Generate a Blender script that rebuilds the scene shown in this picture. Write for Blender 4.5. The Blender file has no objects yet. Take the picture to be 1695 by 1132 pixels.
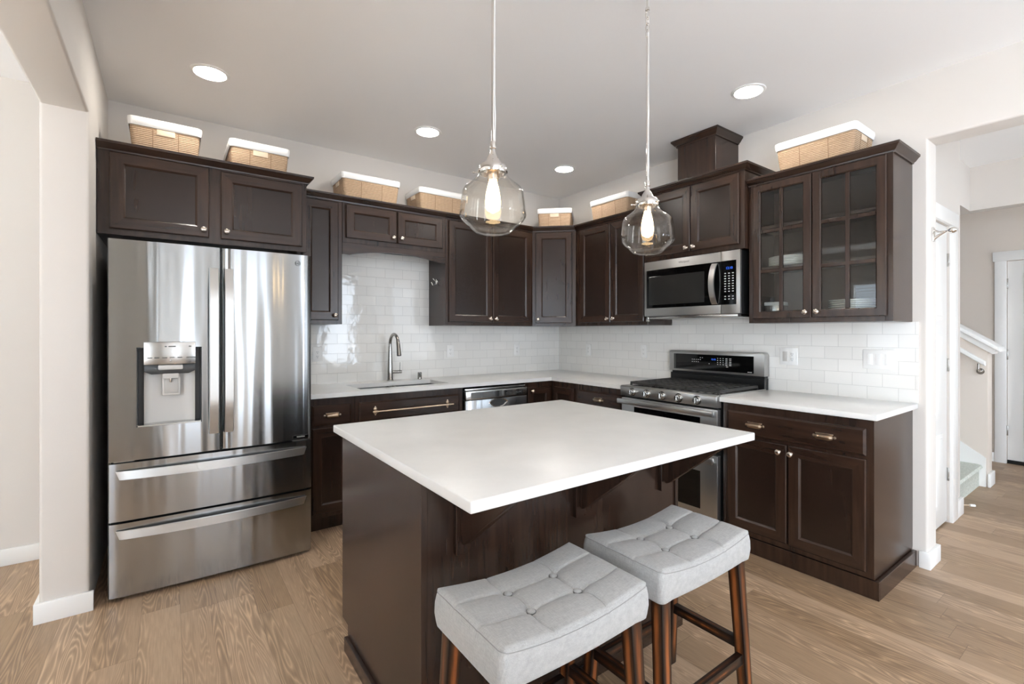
import bpy, bmesh, math, random
from mathutils import Vector, Matrix
random.seed(7)
S = bpy.context.scene
COL = S.collection
PI = math.pi

# ---------------------------------------------------------------- camera
W_PX, H_PX = 1695, 1132
F_PX, CX, HY, YAW = 790.8, 866.7, 550.35, math.radians(36.6546)
cd = bpy.data.cameras.new('camera'); cam = bpy.data.objects.new('camera', cd); COL.objects.link(cam)
cd.sensor_fit = 'HORIZONTAL'; cd.sensor_width = 36.0; cd.lens = F_PX / W_PX * 36.0
cd.shift_x = (W_PX / 2 - CX) / W_PX
cd.shift_y = (HY - H_PX / 2) / W_PX
cd.clip_start = 0.05
cam.location = (-3.3815, -3.9057, 1.3113)
cam.rotation_euler = (PI / 2, 0, -YAW)
S.camera = cam

# ---------------------------------------------------------------- light
S.view_settings.view_transform = 'Standard'
S.view_settings.look = 'None'
S.view_settings.gamma = 1.0
S.view_settings.use_curve_mapping = False
S.view_settings.exposure = 0.2
S.cycles.max_bounces = 10
S.cycles.diffuse_bounces = 6
S.cycles.transparent_max_bounces = 24
wd = bpy.data.worlds.new('sky'); S.world = wd; wd.use_nodes = True
wd.node_tree.nodes['Background'].inputs[0].default_value = (0.86, 0.93, 1.0, 1)
wd.node_tree.nodes['Background'].inputs[1].default_value = 1.2

def daylight(name, loc, rot, sx, sy, power, col=(1.0, 0.985, 0.96)):
    l = bpy.data.lights.new(name, 'AREA'); l.shape = 'RECTANGLE'; l.size = sx; l.size_y = sy
    l.energy = power; l.color = col
    o = bpy.data.objects.new(name, l); COL.objects.link(o); o.location = loc; o.rotation_euler = rot
    return o
# daylight lamps at unseen windows; all but rear right and dining are added
SKYC = (0.84, 0.965, 1.12)
LW = 10.0          # brightness of the area lamps at the windows
def window_light(name, axis, a, u0, u1, z0, z1, sgn, k=1.0):
    w, h = abs(u1 - u0), z1 - z0; P = LW * k * PI * w * h
    if axis == 'y': daylight(name, ((u0 + u1) / 2, a, (z0 + z1) / 2), (PI / 2, 0, 0 if sgn > 0 else PI), w, h, P, SKYC)
    else: daylight(name, (a, (u0 + u1) / 2, (z0 + z1) / 2), (PI / 2, 0, -PI / 2 * sgn), w, h, P, SKYC)
YREAR = -6.6
window_light('added_light_rear_middle', 'y', YREAR - .25, -.8, -.1, .1, 2.45, 1, 1.1)  # added lamp at an unseen window, brightening the back wall tile
window_light('daylight_rear_right', 'y', YREAR - .25, .3, 1.75, .1, 2.45, 1, .25)
window_light('added_light_rear_far_right', 'y', YREAR - .25, 2.0, 3.2, .1, 2.45, 1, .2)  # added with its unseen window to raise the overall brightness
window_light('added_light_rear_left', 'y', YREAR - .25, -2.95, -2.5, .1, 2.3, 1, .5)  # added sliver of light, making bright streaks in the refrigerator steel
window_light('added_light_left', 'x', XLEFT := -3.95, -6.3, -4.5, .1, 2.45, 1, 1.1)  # added at an unseen side window, brightening the ceiling near the camera
window_light('daylight_dining', 'x', -7.25, -2.15, -.55, .8, 2.2, 1, .24)
window_light('added_light_dining_rear', 'y', -4.55, -6.5, -4.6, .3, 2.3, 1, .5)  # added at an unseen window to brighten the left wall end
bounce_sun = bpy.data.lights.new('bounce_sun', 'SUN'); bounce_sun.energy = 165; bounce_sun.angle = .02; bounce_sun.color = (.82, .97, 1.1)
so = bpy.data.objects.new('bounce_sun', bounce_sun); COL.objects.link(so); so.location = (-9, -4, 6)
so.rotation_euler = Vector((.62, -.12, -.77)).to_track_quat('-Z', 'Y').to_euler()      # added unseen light; its patch on the floor behind camera bounces to the ceiling

# ---------------------------------------------------------------- materials
def C(h, a=1):
    v = [int(h[i:i + 2], 16) / 255 for i in (0, 2, 4)]
    return tuple((x / 12.92 if x <= .04045 else ((x + .055) / 1.055) ** 2.4) for x in v) + (a,)

class NT:
    def __init__(s, name):
        s.m = bpy.data.materials.new(name); s.m.use_nodes = True
        s.t = s.m.node_tree; s.n = s.t.nodes; s.b = s.n['Principled BSDF']; s.out = s.n['Material Output']
    def node(s, typ, **kw):
        nd = s.n.new(typ)
        for k, v in kw.items(): setattr(nd, k, v)
        return nd
    def link(s, a, b): s.t.links.new(a, b)
    def set(s, **kw):
        for k, v in kw.items():
            s.b.inputs[k.replace('_', ' ')].default_value = v
    def math(s, op, a, b=None, c=None):
        nd = s.node('ShaderNodeMath', operation=op)
        for i, x in enumerate((a, b, c)):
            if x is None: continue
            if isinstance(x, (int, float)): nd.inputs[i].default_value = x
            else: s.link(x, nd.inputs[i])
        return nd.outputs[0]
    def coords(s, scale=(1, 1, 1), rot=(0, 0, 0), kind='Object', loc=(0, 0, 0)):
        tc = s.node('ShaderNodeTexCoord'); mp = s.node('ShaderNodeMapping')
        mp.inputs['Scale'].default_value = scale; mp.inputs['Rotation'].default_value = rot; mp.inputs['Location'].default_value = loc
        s.link(tc.outputs[kind], mp.inputs['Vector']); return mp.outputs[0]
    def noise(s, vec, scale=1, detail=4, rough=.5, dist=0):
        nd = s.node('ShaderNodeTexNoise'); s.link(vec, nd.inputs['Vector'])
        nd.inputs['Scale'].default_value = scale; nd.inputs['Detail'].default_value = detail
        nd.inputs['Roughness'].default_value = rough; nd.inputs['Distortion'].default_value = dist
        return nd.outputs['Fac']
    def ramp(s, fac, stops):
        nd = s.node('ShaderNodeValToRGB'); s.link(fac, nd.inputs[0]); e = nd.color_ramp.elements
        while len(e) < len(stops): e.new(.5)
        for i, (p, c) in enumerate(stops): e[i].position = p; e[i].color = c
        return nd.outputs['Color']
    def mix(s, fac, a, b, blend='MIX'):
        nd = s.node('ShaderNodeMix', data_type='RGBA', blend_type=blend)
        for i, x in ((0, fac), (6, a), (7, b)):
            if isinstance(x, (int, float)): nd.inputs[i].default_value = x
            elif isinstance(x, tuple): nd.inputs[i].default_value = x
            else: s.link(x, nd.inputs[i])
        return nd.outputs[2]
    def bump(s, h, strength=.2, dist=.002):
        nd = s.node('ShaderNodeBump'); nd.inputs['Strength'].default_value = strength; nd.inputs['Distance'].default_value = dist
        s.link(h, nd.inputs['Height']); s.link(nd.outputs[0], s.b.inputs['Normal']); return nd

def plain(name, col, rough=.5, metal=0., **kw):
    t = NT(name); t.set(Base_Color=C(col) if isinstance(col, str) else col, Roughness=rough, Metallic=metal)
    for k, v in kw.items(): t.b.inputs[k.replace('_', ' ')].default_value = v
    return t.m

def paint(name, col, rough=.75, bs=.12):
    t = NT(name); t.set(Base_Color=C(col), Roughness=rough)
    v = t.coords(); t.bump(t.noise(v, 140, 3, .6), bs, .0015); return t.m

M = {}
M['wall'] = paint('wall_paint', 'd4cec7')
M['ceiling'] = paint('ceiling_paint', 'f2f1f0', bs=.2)
M['trim'] = plain('white_trim_paint', 'eeedea', .35)
M['hallwall'] = paint('hall_paint', 'd9cfc4')

def wood(name, scale, dark, light, rough=.26):
    t = NT(name); v = t.coords(scale)
    n1 = t.noise(v, 1.0, 4, .55, .4)
    n2 = t.noise(t.coords(tuple(x * 3.2 for x in scale)), 1.0, 2, .5)
    n3 = t.noise(t.coords((2.2, 2.2, 2.2)), 1.0, 2, .5)
    fig = t.math('ABSOLUTE', t.math('SINE', t.math('MULTIPLY', t.noise(t.coords(tuple(x * .45 for x in scale)), 1.0, 2, .5, .5), 34)))
    f = t.math('ADD', t.math('MULTIPLY', n1, .40), t.math('ADD', t.math('MULTIPLY', n2, .26), t.math('ADD', t.math('MULTIPLY', n3, .29), t.math('MULTIPLY', fig, .05))))
    t.link(t.ramp(f, [(.33, C(dark)), (.67, C(light))]), t.b.inputs['Base Color'])
    t.set(Roughness=rough); t.b.inputs['Specular IOR Level'].default_value = .5
    return t.m
M['wood'] = wood('espresso_wood', (14, 14, 1.3), '20140e', '3c2a20')
M['woodh'] = wood('espresso_wood_cross', (1.3, 14, 14), '20140e', '3c2a20')
M['woodp'] = wood('espresso_wood_panel', (11, 11, 1.1), '1f140e', '2b1e17')
M['woodin'] = wood('cabinet_interior_wood', (14, 14, 1.3), '3a2c24', '4c3b31', .5)

def quartz():
    t = NT('white_quartz'); n = t.noise(t.coords((3, 3, 3)), 1.5, 5, .6)
    t.link(t.ramp(n, [(.3, C('d9d8d5')), (.7, C('e3e2df'))]), t.b.inputs['Base Color'])
    t.set(Roughness=.3); return t.m
M['quartz'] = quartz()

def steel(name, col='b9b8b5', rough=.24, aniso=.75, wav=0., rot=.25, vs=(3.5, 3.5, .35)):
    t = NT(name); t.set(Base_Color=C(col), Metallic=1.0, Roughness=rough)
    t.b.inputs['Anisotropic'].default_value = aniso; t.b.inputs['Anisotropic Rotation'].default_value = rot
    tg = t.node('ShaderNodeTangent', direction_type='RADIAL', axis='Z'); t.link(tg.outputs[0], t.b.inputs['Tangent'])
    if wav:
        n = t.noise(t.coords(vs), 1.0, 2, .5); t.bump(n, 1.0, wav)
    return t.m
M['steel'] = steel('brushed_stainless', 'aaacad', .17, .85, wav=.009, vs=(6, 6, .35))
M['steel_soft'] = plain('satin_appliance_steel', 'b3b3b1', .36, 1.)
M['handle'] = plain('satin_handle_steel', 'c9c8c5', .33, 1.)
M['steel_flat'] = steel('stainless_trim', aniso=.5)
M['steel_door'] = steel('fridge_door_stainless', 'a2a4a5', .17, .85, wav=.014, vs=(5.5, 5.5, .3))
M['nickel'] = plain('satin_nickel', 'd2c6ba', .26, 1.)
M['chrome'] = plain('polished_nickel', 'e6e3df', .1, 1.)
M['brass'] = plain('champagne_bronze', 'e0cbb2', .28, 1.)
M['faucet'] = plain('brushed_nickel', 'a9a6a1', .24, 1.)
M['black'] = plain('black_plastic', '0d0d0d', .35)
M['blackglass'] = plain('black_glass', '070707', .04)
M['iron'] = paint('cast_iron', '2a2927', .55, .4)
M['darkgrey'] = plain('dark_grey_plastic', '3a3a39', .4)
M['greyplastic'] = plain('light_grey_plastic', 'c6c3be', .35)
M['white'] = plain('white_plastic', 'efeeeb', .3)
M['china'] = plain('white_china', 'f2efe9', .15)
M['display'] = NT('blue_display').m
_b = M['display'].node_tree.nodes['Principled BSDF']; _b.inputs['Base Color'].default_value = C('06101f')
_b.inputs['Emission Color'].default_value = C('2f6fff'); _b.inputs['Emission Strength'].default_value = 1.2
M['print'] = plain('grey_print', 'c9c9c7', .5)
M['darkprint'] = plain('dark_print', '4c4b49', .5)

def thin_glass(name, tint=(1, 1, 1, 1), k=.9, base=.05, power=4.):
    t = NT(name)
    lw = t.node('ShaderNodeLayerWeight'); lw.inputs['Blend'].default_value = .5
    f = t.math('MULTIPLY_ADD', t.math('POWER', lw.outputs['Facing'], power), k, base)
    tr = t.node('ShaderNodeBsdfTransparent'); tr.inputs[0].default_value = tint
    gl = t.node('ShaderNodeBsdfGlossy'); gl.inputs['Roughness'].default_value = .0
    mx = t.node('ShaderNodeMixShader'); t.link(f, mx.inputs[0]); t.link(tr.outputs[0], mx.inputs[1]); t.link(gl.outputs[0], mx.inputs[2])
    t.link(mx.outputs[0], t.out.inputs['Surface']); return t.m
M['pane'] = thin_glass('clear_pane', (.93, .95, .95, 1), .6, .045)
M['window_glass'] = thin_glass('window_glass', (1, 1, 1, 1), .4, .03)
M['shade'] = thin_glass('champagne_glass', (.995, .984, .962, 1), .7, .025, 3.5)

def emit(name, col, st):
    t = NT(name); t.set(Base_Color=C(col)); t.b.inputs['Emission Color'].default_value = C(col); t.b.inputs['Emission Strength'].default_value = st
    return t.m
M['lens'] = emit('recessed_lens', 'fffaf2', 95)
M['bulb'] = emit('warm_bulb', 'ffdcaa', 16)

def floor_mat():
    t = NT('oak_plank_floor')
    tc = t.node('ShaderNodeTexCoord'); sp = t.node('ShaderNodeSeparateXYZ'); t.link(tc.outputs['Object'], sp.inputs[0])
    x, y = sp.outputs[0], sp.outputs[1]
    X = t.math('DIVIDE', t.math('ADD', x, 3.041 + 147), .147)
    ix = t.math('FLOOR', X); fx = t.math('FRACT', X)
    w1 = t.node('ShaderNodeTexWhiteNoise', noise_dimensions='1D'); t.link(ix, w1.inputs['W'])
    Y = t.math('ADD', t.math('DIVIDE', t.math('ADD', y, 50), 1.22), w1.outputs['Value'])
    iy = t.math('FLOOR', Y); fy = t.math('FRACT', Y)
    cb = t.node('ShaderNodeCombineXYZ'); t.link(ix, cb.inputs[0]); t.link(iy, cb.inputs[1])
    w2 = t.node('ShaderNodeTexWhiteNoise', noise_dimensions='3D'); t.link(cb.outputs[0], w2.inputs['Vector'])
    rnd = w2.outputs['Value']
    g = t.node('ShaderNodeCombineXYZ')
    t.link(t.math('MULTIPLY', x, 12), g.inputs[0]); t.link(t.math('MULTIPLY', y, .85), g.inputs[1]); t.link(t.math('MULTIPLY', rnd, 91.7), g.inputs[2])
    n = t.noise(g.outputs[0], 1.0, 2.2, .45, .25)
    rings = t.math('ABSOLUTE', t.math('SINE', t.math('MULTIPLY', n, 80)))
    rings = t.math('POWER', rings, .8)
    g2 = t.node('ShaderNodeCombineXYZ'); t.link(t.math('MULTIPLY', x, 210), g2.inputs[0]); t.link(t.math('MULTIPLY', y, 9), g2.inputs[1]); t.link(rnd, g2.inputs[2])
    fib = t.noise(g2.outputs[0], 1.0, 3, .6)
    figure = t.noise(g.outputs[0], .45, 2, .5)
    amt = t.math('MULTIPLY', t.ramp(figure, [(.40, (.10, .10, .10, 1)), (.53, (1, 1, 1, 1))]), .95)
    base = t.ramp(rnd, [(0., C('957b60')), (.35, C('a88e74')), (.7, C('b99f85')), (1., C('9d8469'))])
    grain = t.mix(rings, (1.34, 1.33, 1.30, 1), (.70, .67, .64, 1))
    c = t.mix(amt, base, t.mix(1., base, grain, 'MULTIPLY'))
    c = t.mix(.55, c, t.mix(1., c, t.ramp(fib, [(.3, (.72, .70, .68, 1)), (.7, (1.14, 1.13, 1.12, 1))]), 'MULTIPLY'))
    ex = t.math('MINIMUM', fx, t.math('SUBTRACT', 1, fx)); ey = t.math('MULTIPLY', t.math('MINIMUM', fy, t.math('SUBTRACT', 1, fy)), 8.3)
    gap = t.math('LESS_THAN', t.math('MINIMUM', ex, ey), .008)
    c = t.mix(t.math('MULTIPLY', gap, .45), c, C('5b4736'))
    t.link(c, t.b.inputs['Base Color']); t.set(Roughness=.42)
    t.bump(t.math('SUBTRACT', t.math('MULTIPLY', fib, .5), gap), .12, .0015)
    return t.m
M['floor'] = floor_mat()

def tile_mat(name, axis):
    t = NT(name); tc = t.node('ShaderNodeTexCoord'); sp = t.node('ShaderNodeSeparateXYZ'); t.link(tc.outputs['Object'], sp.inputs[0])
    u = sp.outputs[0] if axis == 'x' else sp.outputs[1]
    cb = t.node('ShaderNodeCombineXYZ')
    t.link(t.math('ADD', u, 2.157 + .1545 * 100 if axis == 'x' else 2.525 + .1545 * 100 + .077), cb.inputs[0]); t.link(t.math('SUBTRACT', sp.outputs[2], .912 - .0778 * (1 if axis == 'x' else 0)), cb.inputs[1])
    br = t.node('ShaderNodeTexBrick'); t.link(cb.outputs[0], br.inputs['Vector'])
    br.offset = .5; br.inputs['Scale'].default_value = 1; br.inputs['Brick Width'].default_value = .1545; br.inputs['Row Height'].default_value = .0778
    br.inputs['Mortar Size'].default_value = .0013; br.inputs['Mortar Smooth'].default_value = .3; br.inputs['Bias'].default_value = 0
    br.inputs['Color1'].default_value = C('e5e3de'); br.inputs['Color2'].default_value = C('ebe9e4'); br.inputs['Mortar'].default_value = C('cbc9c4')
    t.link(br.outputs['Color'], t.b.inputs['Base Color']); t.set(Roughness=.07)
    n = t.noise(cb.outputs[0], 13, 2, .5); 
    # every tile tilts and waves a little of its own
    cl = t.math('MULTIPLY', br.outputs['Color'], 1.0)
    h = t.math('SUBTRACT', t.math('MULTIPLY', n, 1.0), t.math('MULTIPLY', br.outputs['Fac'], .55))
    t.bump(h, .5, .0022); return t.m
M['tile_b'] = tile_mat('white_subway_tile', 'x')
M['tile_r'] = tile_mat('white_subway_tile_side', 'y')

def fabric():
    t = NT('grey_linen'); v = t.coords((1, 1, 1))
    n1 = t.noise(t.coords((420, 60, 420)), 1, 2, .6); n2 = t.noise(t.coords((60, 420, 60)), 1, 2, .6); n3 = t.noise(v, 45, 3, .6)
    f = t.math('ADD', t.math('MULTIPLY', t.math('ADD', n1, n2), .43), t.math('MULTIPLY', n3, .14))
    t.link(t.ramp(f, [(.35, C('979693')), (.65, C('afaeab'))]), t.b.inputs['Base Color'])
    t.set(Roughness=.9); t.b.inputs['Sheen Weight'].default_value = .25
    t.bump(f, .25, .001); return t.m
M['fabric'] = fabric()
M['seam'] = plain('grey_seam_thread', '8f8e8b', .9)
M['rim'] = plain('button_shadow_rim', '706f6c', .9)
M['crease_line'] = plain('tuft_crease_grey', '9d9c98', .9)

def rubbed():
    t = NT('rubbed_cherry_wood'); at = t.node('ShaderNodeAttribute', attribute_name='rub')
    n = t.noise(t.coords((40, 40, 3)), 1, 3, .6)
    f = t.math('MULTIPLY', at.outputs['Fac'], t.math('ADD', t.math('MULTIPLY', n, .8), .55))
    t.link(t.ramp(f, [(.28, C('130b08')), (.75, C('45250f')), (1., C('8a4e26'))]), t.b.inputs['Base Color'])
    t.set(Roughness=.28); return t.m
M['leg'] = rubbed()

def wicker():
    t = NT('woven_seagrass'); tc = t.node('ShaderNodeTexCoord'); sp = t.node('ShaderNodeSeparateXYZ'); t.link(tc.outputs['Object'], sp.inputs[0])
    wob = t.noise(t.coords((14, 14, 60)), 1, 3, .6)
    ph = t.math('ADD', t.math('MULTIPLY', sp.outputs[2], 2 * PI / .0098), t.math('MULTIPLY', wob, 1.6))
    s = t.math('MULTIPLY_ADD', t.math('SINE', ph), .5, .5)
    n = t.noise(t.coords((90, 90, 260)), 1, 3, .6)
    f = t.math('ADD', t.math('MULTIPLY', s, .55), t.math('MULTIPLY', n, .45))
    t.link(t.ramp(f, [(.2, C('86694f')), (.5, C('b59678')), (.8, C('ccb295'))]), t.b.inputs['Base Color'])
    t.set(Roughness=.8); t.bump(s, .5, .004); return t.m
M['wicker'] = wicker()
M['binding'] = plain('basket_binding', '8e7055', .8)
M['linen'] = paint('white_cotton', 'f1efec', .9, .2)
M['linen_tan'] = plain('natural_linen', 'd9c4ab', .9)

def carpet():
    t = NT('grey_green_carpet'); n = t.noise(t.coords((1, 1, 1)), 60, 4, .7)
    t.link(t.ramp(n, [(.35, C('c3c8bc')), (.65, C('e4e7de'))]), t.b.inputs['Base Color']); t.set(Roughness=.95)
    t.bump(t.noise(t.coords((1, 1, 1)), 180, 3, .7), .8, .008); return t.m
M['carpet'] = carpet()

# ---------------------------------------------------------------- mesh helpers
class MB:
    """collects shapes that become ONE mesh object"""
    def __init__(s): s.bm = bmesh.new()
    def _take(s, b, mat=None):
        if mat is not None: bmesh.ops.transform(b, matrix=mat, verts=b.verts)
        me = bpy.data.meshes.new('tmp'); b.to_mesh(me); b.free(); s.bm.from_mesh(me); bpy.data.meshes.remove(me); return s
    def box(s, x0, x1, y0, y1, z0, z1, bev=0., seg=2, mat=None):
        b = bmesh.new(); bmesh.ops.create_cube(b, size=1)
        for v in b.verts: v.co = Vector(((x0 + x1) / 2 + v.co.x * (x1 - x0), (y0 + y1) / 2 + v.co.y * (y1 - y0), (z0 + z1) / 2 + v.co.z * (z1 - z0)))
        if bev: bmesh.ops.bevel(b, geom=list(b.edges), offset=bev, segments=seg, affect='EDGES', profile=.5)
        return s._take(b, mat)
    def lathe(s, prof, seg=24, mat=None, closed=False):
        """prof: (r, z) from one end to the other, around local z"""
        b = bmesh.new(); rings = []
        for r, z in prof:
            if r < 1e-6: rings.append([b.verts.new((0, 0, z))])
            else: rings.append([b.verts.new((r * math.cos(2 * PI * k / seg), r * math.sin(2 * PI * k / seg), z)) for k in range(seg)])
        pairs = list(zip(rings, rings[1:])) + ([(rings[-1], rings[0])] if closed else [])
        for a, c in pairs:
            for k in range(seg):
                k2 = (k + 1) % seg
                f = [a[k % len(a)], a[k2 % len(a)], c[k2 % len(c)], c[k % len(c)]]
                u = []
                for v in f:
                    if v not in u: u.append(v)
                if len(u) > 2: b.faces.new(u)
        bmesh.ops.recalc_face_normals(b, faces=b.faces)
        return s._take(b, mat)
    def tube(s, pts, r, seg=12, cap=True):
        b = bmesh.new(); pts = [Vector(p) for p in pts]; rr = r if isinstance(r, (list, tuple)) else [r] * len(pts)
        rings = []; up = None
        for i, p in enumerate(pts):
            d = (pts[min(i + 1, len(pts) - 1)] - pts[max(i - 1, 0)]).normalized()
            if up is None: up = Vector((0, 0, 1)) if abs(d.z) < .9 else Vector((1, 0, 0))
            a = d.cross(up).normalized(); up = a.cross(d).normalized()
            rings.append([b.verts.new(p + rr[i] * (math.cos(2 * PI * k / seg) * a + math.sin(2 * PI * k / seg) * up)) for k in range(seg)])
        for q, w in zip(rings, rings[1:]):
            for k in range(seg): b.faces.new((q[k], q[(k + 1) % seg], w[(k + 1) % seg], w[k]))
        if cap: b.faces.new(rings[0]); b.faces.new(rings[-1])
        bmesh.ops.recalc_face_normals(b, faces=b.faces)
        return s._take(b)
    def prism(s, poly, axis, a0, a1, bev=0., seg=2):
        """2-D polygon pushed along an axis; poly is (y,z) for x, (x,z) for y, (x,y) for z"""
        b = bmesh.new()
        def P(p, a): return {'x': (a, p[0], p[1]), 'y': (p[0], a, p[1]), 'z': (p[0], p[1], a)}[axis]
        v0 = [b.verts.new(P(p, a0)) for p in poly]; v1 = [b.verts.new(P(p, a1)) for p in poly]
        b.faces.new(v0); b.faces.new(v1); n = len(poly)
        for k in range(n): b.faces.new((v0[k], v0[(k + 1) % n], v1[(k + 1) % n], v1[k]))
        bmesh.ops.recalc_face_normals(b, faces=b.faces)
        if bev: bmesh.ops.bevel(b, geom=list(b.edges), offset=bev, segments=seg, affect='EDGES', profile=.5)
        return s._take(b)
    def quad(s, *pts):
        b = bmesh.new(); b.faces.new([b.verts.new(p) for p in pts]); return s._take(b)
    def sweep(s, path, prof, z, m0=None, m1=None):
        """crown profile (out, up) run along an open path of (x, y); outward is to the right of travel"""
        b = bmesh.new(); P = [Vector(p) for p in path]; N = []
        for a, c in zip(P, P[1:]):
            d = (c - a).normalized(); N.append(Vector((d.y, -d.x)))
        rings = []
        for i, p in enumerate(P):
            if i == 0: m = Vector(m0) if m0 else N[0]
            elif i == len(P) - 1: m = Vector(m1) if m1 else N[-1]
            else: m = (N[i - 1] + N[i]) / (1 + N[i - 1].dot(N[i]))
            rings.append([b.verts.new((p.x + m.x * o, p.y + m.y * o, z + u)) for o, u in prof])
        k = len(prof)
        for q, w in zip(rings, rings[1:]):
            for j in range(k): b.faces.new((q[j], q[(j + 1) % k], w[(j + 1) % k], w[j]))
        b.faces.new(rings[0]); b.faces.new(rings[-1])
        bmesh.ops.recalc_face_normals(b, faces=b.faces)
        return s._take(b)
    def build(s, name, mat, parent=None, angle=35, loc=None, flat=False):
        me = bpy.data.meshes.new(name); s.bm.to_mesh(me); s.bm.free()
        if not flat:
            for p in me.polygons: p.use_smooth = True
            me.set_sharp_from_angle(angle=math.radians(angle))
        me.materials.append(mat if not isinstance(mat, str) else M[mat])
        o = bpy.data.objects.new(name, me); COL.objects.link(o)
        if parent is not None: o.parent = parent
        if loc is not None: o.location = loc
        return o

def tag(o, label, cat, group=None):
    o['label'] = label; o['category'] = cat
    if group: o['group'] = group
    return o
def thing(name, label, cat, loc=(0, 0, 0), rz=0, group=None):
    o = bpy.data.objects.new(name, None); COL.objects.link(o); o.empty_display_size = .1
    o.location = loc; o.rotation_euler = (0, 0, rz)
    return tag(o, label, cat, group)
def struct(o): o['kind'] = 'structure'; return o
def dup(root, loc, label, rz=None):
    def cp(o, par):
        c = o.copy(); COL.objects.link(c)
        if par is not None: c.parent = par
        for ch in [x for x in bpy.data.objects if x.parent == o]: cp(ch, c)
        return c
    r = cp(root, None); r.location = loc
    if rz is not None: r.rotation_euler = (0, 0, rz)
    r['label'] = label; return r

FRONT = Matrix.Rotation(PI / 2, 4, 'X')        # local z -> -y (out of a cabinet face)
def at(x, y, z, rot=None):
    m = Matrix.Translation((x, y, z)); return m @ rot if rot is not None else m

def text(name, body, size, loc, mat, parent, rot=(PI / 2, 0, 0), align='CENTER'):
    cu = bpy.data.curves.new('txt', 'FONT'); cu.body = body; cu.size = size; cu.align_x = align; cu.align_y = 'CENTER'; cu.extrude = .0002
    o = bpy.data.objects.new('txt', cu); COL.objects.link(o)
    dg = bpy.context.evaluated_depsgraph_get(); dg.update()
    me = bpy.data.meshes.new_from_object(o.evaluated_get(dg)); bpy.data.objects.remove(o); bpy.data.curves.remove(cu)
    me.materials.clear(); me.materials.append(M[mat])
    n = bpy.data.objects.new(name, me); COL.objects.link(n); n.parent = parent; n.location = loc; n.rotation_euler = rot
    return n

# ================================================================ the room
CEIL = 2.75
struct(MB().box(-7.2, 3.6, -6.8, 2.0, -.1, 0).build('floor', 'floor'))
struct(MB().box(-7.2, 3.6, -6.8, 2.0, CEIL, CEIL + .1).build('ceiling', 'ceiling'))
struct(MB().box(-7.2, 0.0, 0, .15, 0, CEIL).build('wall_back', 'wall'))

def wall_with_opening(name, outline, axis, a0, a1, openpts, r, mat='wall'):
    """wall polygon with rounded (bullnose) edges along its opening"""
    b = bmesh.new()
    def P(p, a): return {'x': (a, p[0], p[1]), 'y': (p[0], a, p[1])}[axis]
    v0 = [b.verts.new(P(p, a0)) for p in outline]; v1 = [b.verts.new(P(p, a1)) for p in outline]
    b.faces.new(v0); b.faces.new(v1); n = len(outline)
    for k in range(n): b.faces.new((v0[k], v0[(k + 1) % n], v1[(k + 1) % n], v1[k]))
    bmesh.ops.recalc_face_normals(b, faces=b.faces)
    ed = []
    for k in range(n):
        if outline[k] in openpts and outline[(k + 1) % n] in openpts:
            for vs in (v0, v1):
                ed.append(b.edges.get((vs[k], vs[(k + 1) % n])))
    bmesh.ops.bevel(b, geom=ed, offset=r, segments=4, affect='EDGES', profile=.5)
    m = MB(); m._take(b); return struct(m.build(name, mat))

XL, XLo, YP, HL = -3.68, -3.85, -.87, 2.35
op = [(YP, 0), (YP, HL), (-3.45, HL), (-3.45, 0)]
wall_with_opening('wall_left', [(0, 0), (0, CEIL), (-4.5, CEIL), (-4.5, 0)] + op[::-1], 'x', XLo, XL, op, .014)
YR, HR = -3.118, 2.384
op = [(YR, 0), (YR, HR), (-5.2, HR), (-5.2, 0)]
wall_with_opening('wall_right', [(.15, 0), (.15, CEIL), (-5.4, CEIL), (-5.4, 0)] + op[::-1], 'x', 0, .17, op, .014)

def rect_wall(name, axis, a0, a1, u0, u1, z1, holes, mat='wall'):
    m = MB(); holes = sorted(holes); u = u0
    def bx(p, q, z0, z2):
        if q - p < 1e-4 or z2 - z0 < 1e-4: return
        if axis == 'y': m.box(p, q, a0, a1, z0, z2)
        else: m.box(a0, a1, p, q, z0, z2)
    for h0, h1, zb, zt in holes:
        bx(u, h0, 0, z1); bx(h0, h1, 0, zb); bx(h0, h1, zt, z1); u = h1
    bx(u, u1, 0, z1)
    return struct(m.build(name, mat))
rect_wall('wall_rear', 'y', YREAR - .15, YREAR, XLo, 3.5, CEIL, [(-2.95, -2.5, .1, 2.3), (-.8, -.1, .1, 2.45), (.3, 1.75, .1, 2.45), (2.0, 3.2, .1, 2.45)])
rect_wall('wall_left_rear', 'x', XLo, XL, YREAR, -4.5, CEIL, [(-6.3, -4.52, .1, 2.45)])
rect_wall('wall_dining', 'x', -7.15, -7, -4.4, 0, CEIL, [(-2.15, -.55, .8, 2.2)])
rect_wall('wall_dining_rear', 'y', -4.4, -4.25, -7.15, XLo, CEIL, [(-6.5, -4.6, .3, 2.3)])
rect_wall('wall_front', 'x', 3.37, 3.5, YREAR, 2.0, CEIL, [(-3.87, -2.954, 0, 2.03)], 'hallwall')
rect_wall('wall_closet', 'y', -3.015, -2.88, .17, 1.23, CEIL, [(.215, .945, 0, 2.045)])
struct(MB().box(1.10, 1.23, -2.88, 1.9, 0, CEIL).build('wall_stair_left', 'hallwall'))
struct(MB().box(1.10, 3.37, 1.9, 2.0, 0, CEIL).build('wall_stair_end', 'hallwall'))
struct(MB().box(1.23, 2.36, -2.885, -2.76, 2.372, CEIL).build('wall_stair_header', 'wall'))
struct(MB().box(2.24, 2.36, -5.0, -2.885, 2.372, CEIL).build('wall_entry_header', 'wall'))

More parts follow.
